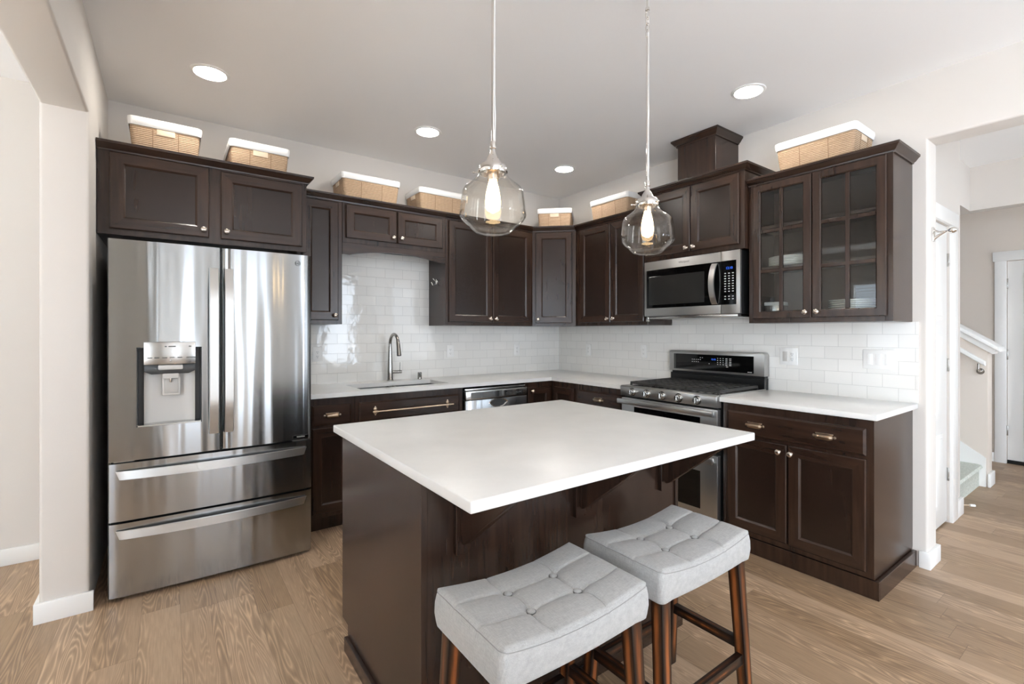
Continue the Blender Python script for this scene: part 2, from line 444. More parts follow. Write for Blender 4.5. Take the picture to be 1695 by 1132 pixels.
def window(n, axis, a, u0, u1, z0, z1, nu, nz, blind=False):
    """frame, bars and panes filling a wall opening; a is the middle of the wall"""
    def bx(m, p, q, z2, z3, d):
        if axis == 'y': m.box(p, q, a - d, a + d, z2, z3)
        else: m.box(a - d, a + d, p, q, z2, z3)
    f = MB(); t = .05
    for p, q, z2, z3 in ((u0, u1, z0, z0 + t), (u0, u1, z1 - t, z1), (u0, u0 + t, z0 + t, z1 - t), (u1 - t, u1, z0 + t, z1 - t)): bx(f, p, q, z2, z3, .05)
    for k in range(1, nu): c = u0 + (u1 - u0) * k / nu; bx(f, c - .02, c + .02, z0 + t, z1 - t, .03)
    for k in range(1, nz): c = z0 + (z1 - z0) * k / nz; bx(f, u0 + t, u1 - t, c - .015, c + .015, .025)
    w = struct(f.build('window_%d' % n, 'trim'))
    g = MB(); bx(g, u0 + t, u1 - t, z0 + t, z1 - t, .004); g.build('glass_pane', 'window_glass', w)
    if blind:
        s = MB(); k = z0 + t + .03
        while k < z1 - t: s.box(a + .052, a + .09, u0 + t, u1 - t, k, k + .003); k += .05
        s.build('blind_slats', 'trim', w)
window(1, 'y', YREAR - .075, -.8, -.1, .1, 2.45, 1, 1)  # unseen window, added for the rear middle lamp
window(2, 'y', YREAR - .075, .3, 1.75, .1, 2.45, 2, 1)
window(3, 'x', -7.075, -2.15, -.55, .8, 2.2, 2, 1, True)
window(4, 'y', YREAR - .075, 2.0, 3.2, .1, 2.45, 1, 1)  # unseen window, added to let in more light at far right
window(5, 'y', -4.325, -6.5, -4.6, .3, 2.3, 3, 1)  # unseen dining window, added to carry its lamp
window(6, 'x', -3.765, -6.3, -4.52, .1, 2.45, 2, 1)  # unseen side window, added to light the near ceiling
window(7, 'y', YREAR - .075, -2.95, -2.5, .1, 2.3, 1, 1)  # unseen narrow window, added for reflections in the refrigerator

# baseboards
BH = .092
def board(name, *boxes):
    m = MB()
    for b in boxes: m.box(*b, bev=.002)
    return struct(m.build(name, 'trim'))
board('baseboard_left', (XLo - .016, XL + .016, YP - .016, YP, 0, BH), (XLo - .016, XLo, YP, -.016, 0, BH))
board('baseboard_back', (-7.0, XLo - .016, -.016, 0, 0, BH))
board('baseboard_right', (-.016, 0, YR - .016, -3.082, 0, BH), (0, .186, YR - .016, YR, 0, BH), (.17, .186, YR, -3.016, 0, BH))
board('baseboard_hall', (1.075, 1.246, -3.033, -3.015, 0, BH + .03), (1.23, 1.246, -3.015, -2.975, 0, BH + .03))
board('baseboard_front', (3.354, 3.37, -2.87, 1.9, 0, BH))

# closet door in the hall
def panel_door(name, w, h, t, mat, cols=2):
    m = MB(); m.box(0, w, 0, t, 0, h, .002)
    rows = [(.12, .62), (.72, 1.28), (1.38, h - .12)]
    pw = (w - .11 * (cols + 1)) / cols
    for i in range(cols):
        x0 = .11 + i * (pw + .11)
        for z0, z1 in rows:
            m.box(x0, x0 + pw, -.004, .002, z0, z1, .003); m.box(x0 + .03, x0 + pw - .03, -.009, .0, z0 + .03, z1 - .03, .004)
    return m.build(name, mat)
d1 = struct(panel_door('door_1', .722, 2.03, .035, 'trim')); d1.location = (.219, -3.002, .012)
for z in (.32, 1.075, 1.80):
    MB().box(.722, .735, -.012, .006, z - .045, z + .045, .002).box(.719, .738, -.014, -.006, z - .04, z - .02, .001).build('hinge', 'faucet', d1)
MB().lathe([(0, .004), (.006, .004), (.006, 0)], 12, at(.375, -.0105, .885, FRONT)).build('latch_hole', 'black', d1)
struct(MB().box(.945, 1.075, -3.035, -3.015, 0, 2.045, .002).box(.17, 1.09, -3.037, -3.015, 2.045, 2.14, .002).box(.17, .215, -3.035, -3.015, 0, 2.045, .002).build('trim_1', 'trim'))

# front door
d2 = struct(MB().box(3.385, 3.42, -3.868, -2.957, .035, 2.027, .002).build('door_2', 'trim'))
MB().box(3.372, 3.42, -3.868, -2.957, .0, .033).build('threshold', 'black', d2)
pm = MB()
for y0, y1 in ((-3.36, -3.07), (-3.76, -3.47)):
    for z0, z1 in ((.2, .75), (.9, 1.35), (1.5, 1.9)): pm.box(3.379, 3.387, y0, y1, z0, z1, .003)
pm.build('raised_panel', 'trim', d2)
for z in (.33, 1.09, 1.80): MB().box(3.362, 3.374, -2.965, -2.945, z - .05, z + .05, .002).build('hinge', 'faucet', d2)
struct(MB().box(3.348, 3.37, -2.954, -2.868, 0, 2.03, .002).box(3.344, 3.37, -3.98, -2.855, 2.03, 2.125, .002).box(3.348, 3.37, -3.956, -3.87, 0, 2.03, .002).build('trim_2', 'trim'))

# stairs behind the closet wall
st = thing('staircase', 'carpeted stair climbing behind the white closet door wall', 'stairs', (1.715, -2.95, 0))
m = MB(); RISE, RUN, Y0 = .185, .262, -2.965
prof = []
for k in range(7):
    y = Y0 + k * RUN
    prof += [(y + .012, k * RISE), (y + .012, (k + 1) * RISE - .05), (y - .012, (k + 1) * RISE - .025), (y - .004, (k + 1) * RISE - .004), (y + .02, (k + 1) * RISE)]
prof += [(Y0 + 7 * RUN, 7 * RISE), (Y0 + 7 * RUN, 0)]
m.prism([(y + 2.95, z) for y, z in prof], 'x', 1.247 - 1.715, 2.184 - 1.715)
m.build('carpeted_steps', 'carpet', st, 50)
sl = RISE / RUN
m = MB(); ya, yb = Y0 - .03, Y0 + 7 * RUN
m.prism([(ya + 2.95, 0), (ya + 2.95, .245), (yb + 2.95, .245 + sl * (yb - ya)), (yb + 2.95, 0)], 'x', 2.185 - 1.715, 2.198 - 1.715)
m.build('skirt_board', 'trim', st)
kz = lambda y: 1.185 + sl * (y + 3.005)
kn = MB().prism([(-3.005, 0), (-3.005, kz(-3.005)), (-1.6, kz(-1.6)), (-1.6, 0)], 'x', 2.2, 2.36, .004)
struct(kn.build('wall_stair_right', 'hallwall'))
cp = MB()
cp.prism([(-3.085, kz(-3.085) + .022), (-3.075, kz(-3.075) + .055), (-1.62, kz(-1.62) + .055), (-1.62, kz(-1.62) + .022)], 'x', 2.145, 2.415, .003)
cp.prism([(-3.035, kz(-3.035) - .035), (-3.06, kz(-3.06) + .021), (-1.62, kz(-1.62) + .021), (-1.62, kz(-1.62) - .035)], 'x', 2.18, 2.38, .003)
struct(cp.build('trim_3', 'trim'))
board('baseboard_stair', (2.186, 2.376, -3.023, -3.006, 0, .115), (2.361, 2.376, -3.006, -1.7, 0, .115))
hr = thing('handrail', 'white sloping handrail on the low stair wall', 'handrail', (2.12, -3.0, 1.04))
m = MB(); m.prism([(-.005, -.012), (-.005, .03), (1.3, .03 + sl * 1.3), (1.3, -.012 + sl * 1.3)], 'x', -.022, .022, .008, 3); m.build('rail', 'trim', hr)
MB().tube([(0, .04, .01), (0, .04, -.035), (.04, .04, -.06), (.078, .04, -.06)], .008).lathe([(0, .006), (.026, .006), (.026, 0)], 16, at(.079, .04, -.06, Matrix.Rotation(-PI / 2, 4, 'Y'))).build('bracket', 'faucet', hr)
ds = thing('door_stop', 'small brass-stemmed door stop with white tip on hall baseboard', 'door stop', (1.247, -3.0, .055))
MB().tube([(0, 0, 0), (.075, -.055, -.006)], .0045).lathe([(0, 0), (.012, 0), (.012, .004), (0, .004)], 12, at(0, 0, 0, Matrix.Rotation(PI / 2, 4, 'Y'))).build('stem', 'brass', ds)
MB().tube([(.07, -.0515, -.0055), (.1, -.0735, -.008)], .009).build('rubber_tip', 'white', ds)
hk = thing('wall_hook', 'polished nickel hook with ball end on the wall end by the hall', 'hook', (.085, YR, 1.87))
MB().box(-.014, .014, -.008, 0, -.045, .035, .003).tube([(0, -.006, -.03), (.0, -.03, -.012), (.0, -.06, .004)], [.009, .007, .005]).tube([(0, -.006, .02), (0, -.03, .004), (0, -.06, .004)], .005).build('plate', 'chrome', hk)
MB().lathe([(0, -.026), (.012, -.02), (.017, -.005), (.016, .008), (.009, .02), (0, .024)], 16, at(0, -.085, .006, FRONT)).build('ball_end', 'chrome', hk)

# ================================================================ cabinets (local frame: x to the right, -y out of the wall, z up)
CROWN = [(0, 0), (.007, 0), (.009, .008), (.016, .012), (.03, .03), (.036, .034), (.037, .046), (0, .046)]
RB, RR, RD = 0, -PI / 2, -PI / 4
def knob(parent, x, y, z, mat='nickel'):
    return MB().lathe([(0, .0285), (.009, .0275), (.0145, .023), (.0155, .019), (.013, .0155), (.0065, .012), (.0055, .004), (.009, 0)], 20, at(x, y, z, FRONT)).build('knob', mat, parent)
def shaker(parent, x0, x1, z0, z1, y, name='door', rail=.057, t=.02, mat=None, drawer=False):
    """five-piece front whose back is at y; edges eased, panel let in behind a small bevel"""
    m = MB(); r = rail; yf = y - t; e = .005
    if drawer:
        b = .011
        m.box(x0, x1, y - t * .55, y, z0, z1, .001)
        b2 = bmesh.new(); o = [(x0, z0), (x1, z0), (x1, z1), (x0, z1)]; i_ = [(x0 + b, z0 + b), (x1 - b, z0 + b), (x1 - b, z1 - b), (x0 + b, z1 - b)]
        A = [b2.verts.new((p[0], y - t * .55, p[1])) for p in o]; B = [b2.verts.new((p[0], yf, p[1])) for p in i_]
        for k in range(4): b2.faces.new((A[k], A[(k + 1) % 4], B[(k + 1) % 4], B[k]))
        b2.faces.new(B); m._take(b2)
    else:
        b2 = bmesh.new()
        loops = [((0, 0), y), ((0, 0), yf + e), ((e, e), yf), ((r - .001, r - .001), yf), ((r + .001, r + .001), yf + .0012), ((r + .008, r + .008), yf + .0085), ((r + .009, r + .009), yf + .0095)]
        R = []
        for (dx, dz), yy in loops:
            R.append([b2.verts.new(p) for p in ((x0 + dx, yy, z0 + dz), (x1 - dx, yy, z0 + dz), (x1 - dx, yy, z1 - dz), (x0 + dx, yy, z1 - dz))])
        for A, B in zip(R, R[1:]):
            for k in range(4):
                fc = b2.faces.new((A[k], A[(k + 1) % 4], B[(k + 1) % 4], B[k])); fc.material_index = 1 if k in (0, 2) else 0
        b2.faces.new(R[-1]).material_index = 2; b2.faces.new(R[0][::-1])
        bmesh.ops.recalc_face_normals(b2, faces=b2.faces); m._take(b2)
    o = m.build(name, mat or ('woodh' if drawer else 'wood'), parent, 20)
    if not drawer: o.data.materials.append(M['woodh']); o.data.materials.append(M['woodp'])
    return o

ZU, ZT, ZC = 1.372, 2.286, 2.262
def upper(label, x, y, rz, w, z0, z1, depth, doors, crown=True, m0=None, m1=None, ret=(False, False), zc=ZC, solid=True, name='upper_cabinet'):
    o = thing(name, label, 'cabinet', (x, y, z0), rz)
    h = z1 - z0
    if solid: MB().box(.0006, w - .0006, -depth, -.001, 0, h, .0012, 1).build('cabinet_box', 'wood', o)
    for d in doors:
        dr = shaker(o, d[0], d[1], d[2] - z0, d[3] - z0, -depth)
        if d[4] is not None: knob(dr, d[4], -depth - .02, d[5] - z0)
    if crown:
        p = []
        if ret[0]: p.append((.0, -.002))
        p += [(0, -depth), (w, -depth)]
        if ret[1]: p.append((w, -.002 if ret[1] is True else ret[1]))
        MB().sweep(p, CROWN, zc - z0, m0, m1).build('crown_molding', 'woodh', o, 25)
    return o
D = .32
MITER_L = Vector((0, -1)) + Vector((-.70711, -.70711)); MITER_L = MITER_L / (1 + .70711)     # world miter at the left end of the corner unit
def rot2(v, a): return (v[0] * math.cos(a) - v[1] * math.sin(a), v[0] * math.sin(a) + v[1] * math.cos(a))
MITER_R = Vector((-1, 0)) + Vector((-.70711, -.70711)); MITER_R = MITER_R / (1 + .70711)

FD, XS = .61, -2.667
c = upper('dark two-door cabinet above the stainless refrigerator', XL + .002, 0, RB, XS - XL - .002, 1.826, ZT, FD, [(.05, .486, 1.856, 2.258, .459, 1.897), (.542, .982, 1.856, 2.25, .572, 1.899)], ret=(False, -D - .04))
c = upper('narrow single-door dark cabinet between the refrigerator cabinet and sink arch', XS, 0, RB, -2.363 - XS, ZU, ZT, D, [(.03, .274, 1.4, 2.252, .247, 1.435)])
# cabinet above the sink with an arched valance
c = upper('short two-door dark cabinet with arched valance above the sink', -2.362, 0, RB, .834, 1.972, ZT, D, [(.022, .407, 2.004, 2.252, .378, 2.044), (.417, .802, 2.004, 2.252, .446, 2.044)])
m = MB(); w = .834; zb, za = 1.885 - 1.972, 1.928 - 1.972
pts = [(0, 0), (0, zb), (.055, zb)]
for k in range(1, 24):
    t = k / 24; s = min(1, min(t, 1 - t) / .5); s = math.sin(s * PI / 2) ** .8
    pts.append((.055 + (w - .11) * t, zb + (za - zb) * s))
pts += [(w - .055, zb), (w, zb), (w, 0)]
m.prism(pts, 'y', -D, -D + .019); m.build('arched_valance', 'woodh', c, 25)
c = upper('tall two-door dark cabinet right of the sink arch, left of the corner', -1.527, 0, RB, .917, ZU, ZT, D, [(.028, .4585, 1.4, 2.252, .43, 1.434), (.4635, .889, 1.4, 2.252, .492, 1.433)], m1=tuple(MITER_L))
hk = thing('coat_hook', 'small chrome double hook on the cabinet side beside the sink', 'hook', (-1.5264, -.16, 1.738))
m = MB(); m.lathe([(0, .006), (.012, .005), (.014, 0)], 16, at(0, 0, .012, Matrix.Rotation(-PI / 2, 4, 'Y')) @ Matrix.Scale(1.6, 4, (1, 0, 0)))
m.tube([(-.004, 0, .015), (-.018, 0, .02), (-.028, 0, .03)], .0045).tube([(-.004, 0, .0), (-.02, 0, -.022), (-.038, 0, -.02), (-.045, 0, -.004)], .0045).build('hook_body', 'chrome', hk)
for p in ((-.03, 0, .033), (-.046, 0, 0)): MB().lathe([(0, -.007), (.006, -.003), (.006, .003), (0, .007)], 10, at(*p)).build('hook_tip', 'chrome', hk)

# diagonal corner cabinet
co = thing('corner_cabinet', 'diagonal single-door dark wall cabinet in the room corner', 'cabinet', (0, 0, ZU))
Lw = math.hypot(.6095 - D, .6095 - D)
MB().prism([(-.609, -D), (-D, -.609), (-.002, -.609), (-.002, -.002), (-.609, -.002)], 'z', 0, ZT - ZU).build('cabinet_box', 'wood', co)
dr = shaker(co, .032, Lw - .032, 1.4 - ZU, 2.252 - ZU, 0); knob(dr, .058, -.02, 1.433 - ZU)
cm = MB().sweep([(0, 0), (Lw, 0)], CROWN, ZC - ZU, rot2(MITER_L, PI / 4), rot2(MITER_R, PI / 4)).build('crown_molding', 'woodh', co, 25)
for o_ in (dr, cm): o_.location = (-.6095, -D, 0); o_.rotation_euler = (0, 0, RD)

c = upper('two-door dark wall cabinet between the corner and the microwave', 0, -.6095, RR, .837, ZU, ZT, D, [(.068, .4485, 1.4, 2.252, .42, 1.433), (.4525, .81, 1.4, 2.252, .489, 1.432)], m0=rot2(MITER_R, PI / 2))
MD = .365
c = upper('raised two-door dark cabinet above the microwave', 0, -1.449, RR, .818, 1.862, 2.395, MD, [(.03, .42, 1.895, 2.362, .393, 1.921), (.426, .786, 1.895, 2.362, .455, 1.921)], ret=(True, True), zc=2.372)
hd = thing('duct_cover', 'dark wooden box with crown reaching the ceiling over the microwave cabinet', 'duct cover', (0, -1.712, 2.396), RR)
MB().box(0, .31, -.302, -.001, 0, CEIL - 2.396 - .002, .001, 1).build('box', 'wood', hd)
MB().sweep([(0, -.002), (0, -.302), (.31, -.302), (.31, -.002)], [(a, b * 1.1) for a, b in CROWN], CEIL - 2.396 - .053).build('crown_molding', 'woodh', hd, 25)

# glass-door cabinet
GW, GH = .778, ZT - ZU
gc = upper('dark display cabinet with two six-pane glass doors at the right end', 0, -2.272, RR, GW, ZU, ZT, D, [], ret=(False, True), solid=False, name='glass_door_cabinet')
m = MB(); t = .018
m.box(0, t, -D + .02, -.001, 0, GH).box(GW - t, GW, -D + .02, -.001, 0, GH).box(t, GW - t, -D + .02, -.02, 0, .03).box(t, GW - t, -D + .02, -.02, GH - t, GH)
m.box(0, .034, -D, -D + .02, 0, GH, .001, 1).box(GW - .034, GW, -D, -D + .02, 0, GH, .001, 1).box(.034, GW - .034, -D, -D + .02, 0, .034, .001, 1).box(.034, GW - .034, -D, -D + .02, GH - .04, GH, .001, 1)
m.box(GW / 2 - .02, GW / 2 + .02, -D, -D + .019, .034, GH - .04)
m.build('cabinet_box', 'wood', gc)
MB().box(t, GW - t, -.02, -.002, 0, GH).build('back_panel', 'woodin', gc)
for z in (1.735, 2.0): MB().box(t, GW - t, -.27, -.02, z - .018 - ZU, z - ZU, .001, 1).build('shelf', 'woodin', gc)
for x0, x1, kx in ((.035, .385, .356), (.389, .753, .418)):
    m = MB(); y = -D; z0, z1 = 1.4 - ZU, 2.255 - ZU; r = .048
    gx0, gx1, gz0, gz1 = x0 + r, x1 - r, 1.447 - ZU, 2.208 - ZU
    b2 = bmesh.new(); loops = [((x0, x1, z0, z1), y), ((x0, x1, z0, z1), y - .016), ((x0 + .004, x1 - .004, z0 + .004, z1 - .004), y - .02), ((gx0 - .006, gx1 + .006, gz0 - .006, gz1 + .006), y - .02), ((gx0, gx1, gz0, gz1), y - .014), ((gx0, gx1, gz0, gz1), y)]
    R = []
    for (a, b, cc, dd), yy in loops: R.append([b2.verts.new(p) for p in ((a, yy, cc), (b, yy, cc), (b, yy, dd), (a, yy, dd))])
    R.append(R[0])
    for A, B in zip(R, R[1:]):
        for k in range(4): b2.faces.new((A[k], A[(k + 1) % 4], B[(k + 1) % 4], B[k]))
    bmesh.ops.recalc_face_normals(b2, faces=b2.faces); m._take(b2)
    cx_ = (gx0 + gx1) / 2; m.box(cx_ - .011, cx_ + .011, y - .017, y - .002, gz0, gz1, .002, 1)
    for k in (1, 2): cz = gz0 + (gz1 - gz0) * k / 3; m.box(gx0, gx1, y - .0165, y - .002, cz - .011, cz + .011, .002, 1)
    dr = m.build('door', 'wood', gc, 25)
    MB().box(gx0 - .004, gx1 + .004, y - .008, y - .004, gz0 - .004, gz1 + .004).build('glass_pane', 'pane', dr)
    knob(dr, kx, -D - .02, 1.433 - ZU)

# crockery inside the glass cabinet
plate0 = None; ORD = ['topmost', 'second from the top', 'third from the top', 'fourth from the top', 'fifth from the top', 'sixth from the top', 'seventh from the top', 'bottom']
def plates(x, y, z, n, where, dz, r):
    global plate0
    for k in range(n):
        lab = 'white plate, %s of the stack %s' % (ORD[n - 1 - k] if k else 'bottom', where)
        if plate0 is None:
            s = r / .12
            o = MB().lathe([(0, .004), (.07 * s, .004), (.085 * s, .006), (.12 * s, .013), (.121 * s, .0105), (.09 * s, .002), (.075 * s, 0), (0, 0)], 40).build('plate', 'china')
            tag(o, lab, 'plate', 'white plates in the glass cabinet'); plate0 = o
        else:
            o = plate0.copy(); COL.objects.link(o); o['label'] = lab
        o.location = (x, y, z + k * dz)
plates(-.15, -2.455, 1.736, 6, 'on the middle shelf', .0098, .125)
plates(-.15, -2.812, ZU + .031, 8, 'on the bottom of the display cabinet', .0122, .125)
pl = MB().lathe([(0, .006), (.09, .006), (.118, .026), (.122, .026), (.098, .002), (.085, 0), (0, 0)], 36).build('serving_platter', 'china'); pl.location = (-.16, -2.56, ZU + .031)
tag(pl, 'low white serving dish alone in the lower left of the display cabinet', 'dish')
bx = thing('recipe_tin', 'silver patterned box in lower left corner of display cabinet', 'box', (-.17, -2.375, ZU + .031), .15)
MB().box(-.05, .05, -.055, .055, 0, .10, .003).build('tin_body', 'steel_flat', bx)
MB().box(-.052, .052, -.057, .057, .085, .107, .003).build('lid', 'greyplastic', bx)

# ================================================================ base cabinets
BZ, BD, TK = .884, .61, .1
def cup_pull(parent, x, y, z, w=.086):
    m = MB(); b = bmesh.new(); n, k = 18, 9; g = []
    for i in range(n + 1):
        t = -1 + 2 * i / n; e = (1 - abs(t) ** 5) ** .5 if abs(t) < 1 else 0
        row = []
        for j in range(k + 1):
            a = -.36 * PI + .86 * PI * j / k
            row.append(b.verts.new((x + t * w / 2, y - .003 - .021 * max(0, math.cos(a)) * (.2 + .8 * e), z + .0165 * math.sin(a) * (.35 + .65 * e))))
        g.append(row)
    for i in range(n):
        for j in range(k): b.faces.new((g[i][j], g[i + 1][j], g[i + 1][j + 1], g[i][j + 1]))
    bmesh.ops.solidify(b, geom=list(b.faces), thickness=.002)
    m._take(b)
    m.box(x - w / 2, x + w / 2, y - .003, y, z + .013, z + .019, .001, 1)
    for s in (-1, 1): m.lathe([(0, .008), (.005, .007), (.0075, .003), (.008, 0)], 12, at(x + s * (w / 2 + .006), y, z + .002, FRONT))
    return m.build('cup_pull', 'brass', parent, 40)
def base(label, x, y, rz, w, name='base_cabinet', toe=True, h=BZ, hollow=False):
    o = thing(name, label, 'cabinet', (x, y, 0), rz)
    if hollow: MB().box(.0006, w - .0006, -BD, -.001, TK, .67, .001, 1).box(.0006, w - .0006, -BD, -BD + .02, .67, h - .0005).box(.0006, .019, -BD + .02, -.001, .67, h - .0005).box(w - .019, w - .0006, -BD + .02, -.001, .67, h - .0005).build('cabinet_box', 'wood', o)
    else: MB().box(.0006, w - .0006, -BD, -.001, TK, h - .0005, .001, 1).build('cabinet_box', 'wood', o)
    if toe: MB().box(.0006, w - .0006, -BD + .06, -.01, 0, TK - .001).build('toe_kick', 'wood', o)
    return o
b = base('dark base cabinet with one drawer, between refrigerator and sink', XS, 0, RB, -2.363 - XS)
dr = shaker(b, .03, .277, .705, .836, -BD, 'drawer', drawer=True); cup_pull(dr, .154, -BD - .02, .765)
dr = shaker(b, .03, .277, .13, .688, -BD); knob(dr, .25, -BD - .02, .645, 'brass')
b = base('dark sink cabinet with false drawer front carrying a towel bar', -2.362, 0, RB, .835, hollow=True)
fr = shaker(b, .024, .80, .70, .834, -BD, 'false_drawer_front', drawer=True)
for x0, x1, kx in ((.024, .408, .38), (.416, .80, .444)): knob(shaker(b, x0, x1, .13, .685, -BD), kx, -BD - .02, .645, 'brass')
tb = thing('towel_bar', 'champagne metal towel bar mounted across the false drawer front', 'towel bar', (-1.948, -BD - .02, .768))
MB().tube([(-.31, -.042, 0), (.31, -.042, 0)], .0055).build('rod', 'brass', tb)
for sx in (-.279, .279):
    m = MB()
    m.lathe([(0, .007), (.008, .006), (.012, .003), (.013, 0)], 20, at(sx, 0, .013, FRONT)).lathe([(0, .007), (.008, .006), (.012, .003), (.013, 0)], 20, at(sx, 0, -.013, FRONT))
    m.lathe([(0, .006), (.005, .004), (.006, 0)], 12, at(sx, 0, .027, FRONT)).lathe([(0, .006), (.005, .004), (.006, 0)], 12, at(sx, 0, -.027, FRONT))
    m.tube([(sx, 0, 0), (sx, -.042, 0)], [.008, .006]).lathe([(0, -.009), (.007, -.006), (.009, 0), (.007, .006), (0, .009)], 14, at(sx, -.042, 0, Matrix.Rotation(PI / 2, 4, 'Y')))
    m.build('post', 'brass', tb)

dw = thing('dishwasher', 'stainless dishwasher under the counter between sink and corner', 'dishwasher', (-1.52, 0, 0))
MB().box(.004, .596, -.6, -.02, .1, .862).build('tub', 'darkgrey', dw)
MB().box(.01, .59, -.55, -.1, .0, .099).build('toe_plate', 'black', dw)
MB().box(.004, .596, -.628, -.6, .852, .866, .002).build('top_rail', 'steel_flat', dw)
m = MB(); m.box(0, .6, -.645, -.605, .11, .776, .004); dwd = m.build('door', 'steel', dw)
m = MB(); m.box(0, .6, -.65, -.606, .78, .848, .004); cp_ = m.build('control_panel', 'steel_flat', dw)
MB().box(.045, .555, -.6512, -.649, .79, .838, .001, 1).build('control_strip', 'steel', cp_)
for k, x in enumerate((.385, .435, .47, .49, .51, .53)): MB().lathe([(0, .001), (.005, .001), (.005, 0)], 12, at(x, -.6512, .812, FRONT)).build('button', 'darkprint', cp_)
b = bmesh.new(); R = []
for s_, yy in ((1., -.6465), (.93, -.652), (.8, -.6465)):
    R.append([b.verts.new((.31 + s_ * .095 * math.cos(a) * (1 if math.sin(a) > -.2 else .82), yy, .77 - .03 + s_ * .036 * math.sin(a))) for a in [2 * PI * k / 28 for k in range(28)]])
for A, B in zip(R, R[1:]):
    for k in range(28): b.faces.new((A[k], A[(k + 1) % 28], B[(k + 1) % 28], B[k]))
m = MB(); m._take(b); hp = m.build('pocket_handle', 'chrome', dwd)
b = bmesh.new(); b.faces.new([b.verts.new((.31 + .076 * math.cos(a) * (1 if math.sin(a) > -.2 else .82), -.6468, .74 + .029 * math.sin(a))) for a in [2 * PI * k / 28 for k in range(28)]])
m = MB(); m._take(b); m.build('pocket_recess', 'darkgrey', hp)

cb = thing('corner_base_cabinet', 'dark corner base cabinet with two hinged doors meeting at right angles', 'cabinet', (0, 0, 0))
m = MB(); m.prism([(-.001, -.001), (-.918, -.001), (-.918, -BD), (-BD, -BD), (-BD, -.935), (-.001, -.935)], 'z', TK, BZ - .0005); m.build('cabinet_box', 'wood', cb)
MB().prism([(-.002, -.002), (-.917, -.002), (-.917, -BD + .06), (-BD + .06, -BD + .06), (-BD + .06, -.934), (-.002, -.934)], 'z', 0, TK - .001).build('toe_kick', 'wood', cb)
d_ = shaker(cb, -.892, -.634, .13, .834, -BD); knob(d_, -.852, -BD - .02, .805, 'brass')
d_ = shaker(cb, .634, .915, .13, .834, -BD); d_.rotation_euler = (0, 0, RR)
b = base('dark drawer cabinet between the corner and the range', 0, -.9355, RR, .537)
for z0, z1 in ((.705, .836), (.42, .69), (.13, .405)):
    dr = shaker(b, .03, .507, z0, z1, -BD, 'drawer', drawer=True); cup_pull(dr, .268, -BD - .02, (z0 + z1) / 2 if z1 - z0 < .2 else z1 - .07)
b = base('dark two-door base cabinet with wide drawer right of the range', 0, -2.262, RR, .79, toe=False)
dr = shaker(b, .035, .763, .701, .838, -BD, 'drawer', drawer=True); cup_pull(dr, .209, -BD - .02, .766); cup_pull(dr, .578, -BD - .02, .766)
knob(shaker(b, .035, .386, .135, .685, -BD), .348, -BD - .02, .642); knob(shaker(b, .394, .763, .13, .685, -BD), .412, -BD - .02, .642)
m = MB(); m.box(.0, .812, -.607, -.59, 0, .092, .002, 1).box(.793, .812, -.59, -.017, 0, .092, .002, 1).box(0, .79, -.588, -.01, 0, TK - .001); m.build('base_shoe', 'wood', b)
MB().box(.7905, .7925, -BD, -.018, TK, BZ - .001).build('end_panel', 'wood', b)

# counters
CZ0, CZ1, CD = .8845, .914, .648
ct = MB()
sx0, sx1, sy0, sy1 = -2.30, -1.605, -.538, -.19
for x0, x1, y0, y1 in ((XS, 0, sy1, -.0095), (XS, sx0, sy0, sy1), (sx1, 0, sy0, sy1), (XS, -CD, -CD, sy0), (-CD, 0, -1.474, sy0)): ct.box(x0, x1, y0, y1, CZ0, CZ1)
bmesh.ops.remove_doubles(ct.bm, verts=ct.bm.verts, dist=1e-5)
ct = ct.build('countertop', 'quartz'); tag(ct, 'white quartz L-shaped countertop running around the corner with the sink', 'countertop')
c2 = MB().box(-CD, -.0095, -3.078, -2.257, CZ0, CZ1, .003).build('countertop', 'quartz'); tag(c2, 'short white quartz countertop right of the range', 'countertop')
bs = MB().prism([(XS - .2, .913), (-.0005, .913), (-.0005, ZU - .0005), (-1.5275, ZU - .0005), (-1.5275, 1.97), (-2.3625, 1.97), (-2.3625, ZU - .0005), (XS - .2, ZU - .0005)], 'y', -.009, -.0005).build('tile_backsplash', 'tile_b'); tag(bs, 'white subway tile behind the sink on the back wall', 'backsplash')
bs = MB().box(-.009, -.0005, -3.078, -.0095, .913, ZU - .0005).box(-.009, -.0005, -2.27, -1.449, ZU - .0005, 1.43).build('tile_backsplash', 'tile_r'); tag(bs, 'white subway tile behind the range on the right wall', 'backsplash')

sk = thing('sink', 'undermount stainless double-bowl sink set in the white counter', 'sink', (-1.9525, -.364, .684))
def bowl(m, x0, x1):
    y0, y1, z0, z1, t = -.174, .174, 0, .2, .004
    m.box(x0, x1, y0, y1, z0, z0 + t).box(x0, x0 + t, y0, y1, z0, z1).box(x1 - t, x1, y0, y1, z0, z1).box(x0, x1, y0, y0 + t, z0, z1).box(x0, x1, y1 - t, y1, z0, z1)
for x0, x1 in ((-.35, -.02), (.02, .35)):
    m = MB(); bowl(m, x0, x1); bo = m.build('bowl', 'steel_flat', sk)
    MB().lathe([(0, .002), (.03, .002), (.043, .006), (.045, .004)], 24, at((x0 + x1) / 2, .04, .004)).build('drain', 'chrome', bo)
MB().box(-.02, .02, -.174, .174, .15, .178, .003).build('divider', 'steel_flat', sk)
fa = thing('faucet', 'tall brushed nickel gooseneck faucet behind the sink', 'faucet', (-1.911, -.085, CZ1))
m = MB(); m.lathe([(0, 0), (.027, 0), (.027, .008), (.024, .012), (.0205, .12), (.0155, .25), (.0135, .285), (.0125, .285)], 24)
pts = [(0, 0, .28)] + [(0, -.085 + .085 * math.cos(a), .30 + .083 * math.sin(a)) for a in [PI * k / 14 for k in range(13)]]
m.tube(pts, .0125, 16); m.build('spout', 'faucet', fa)
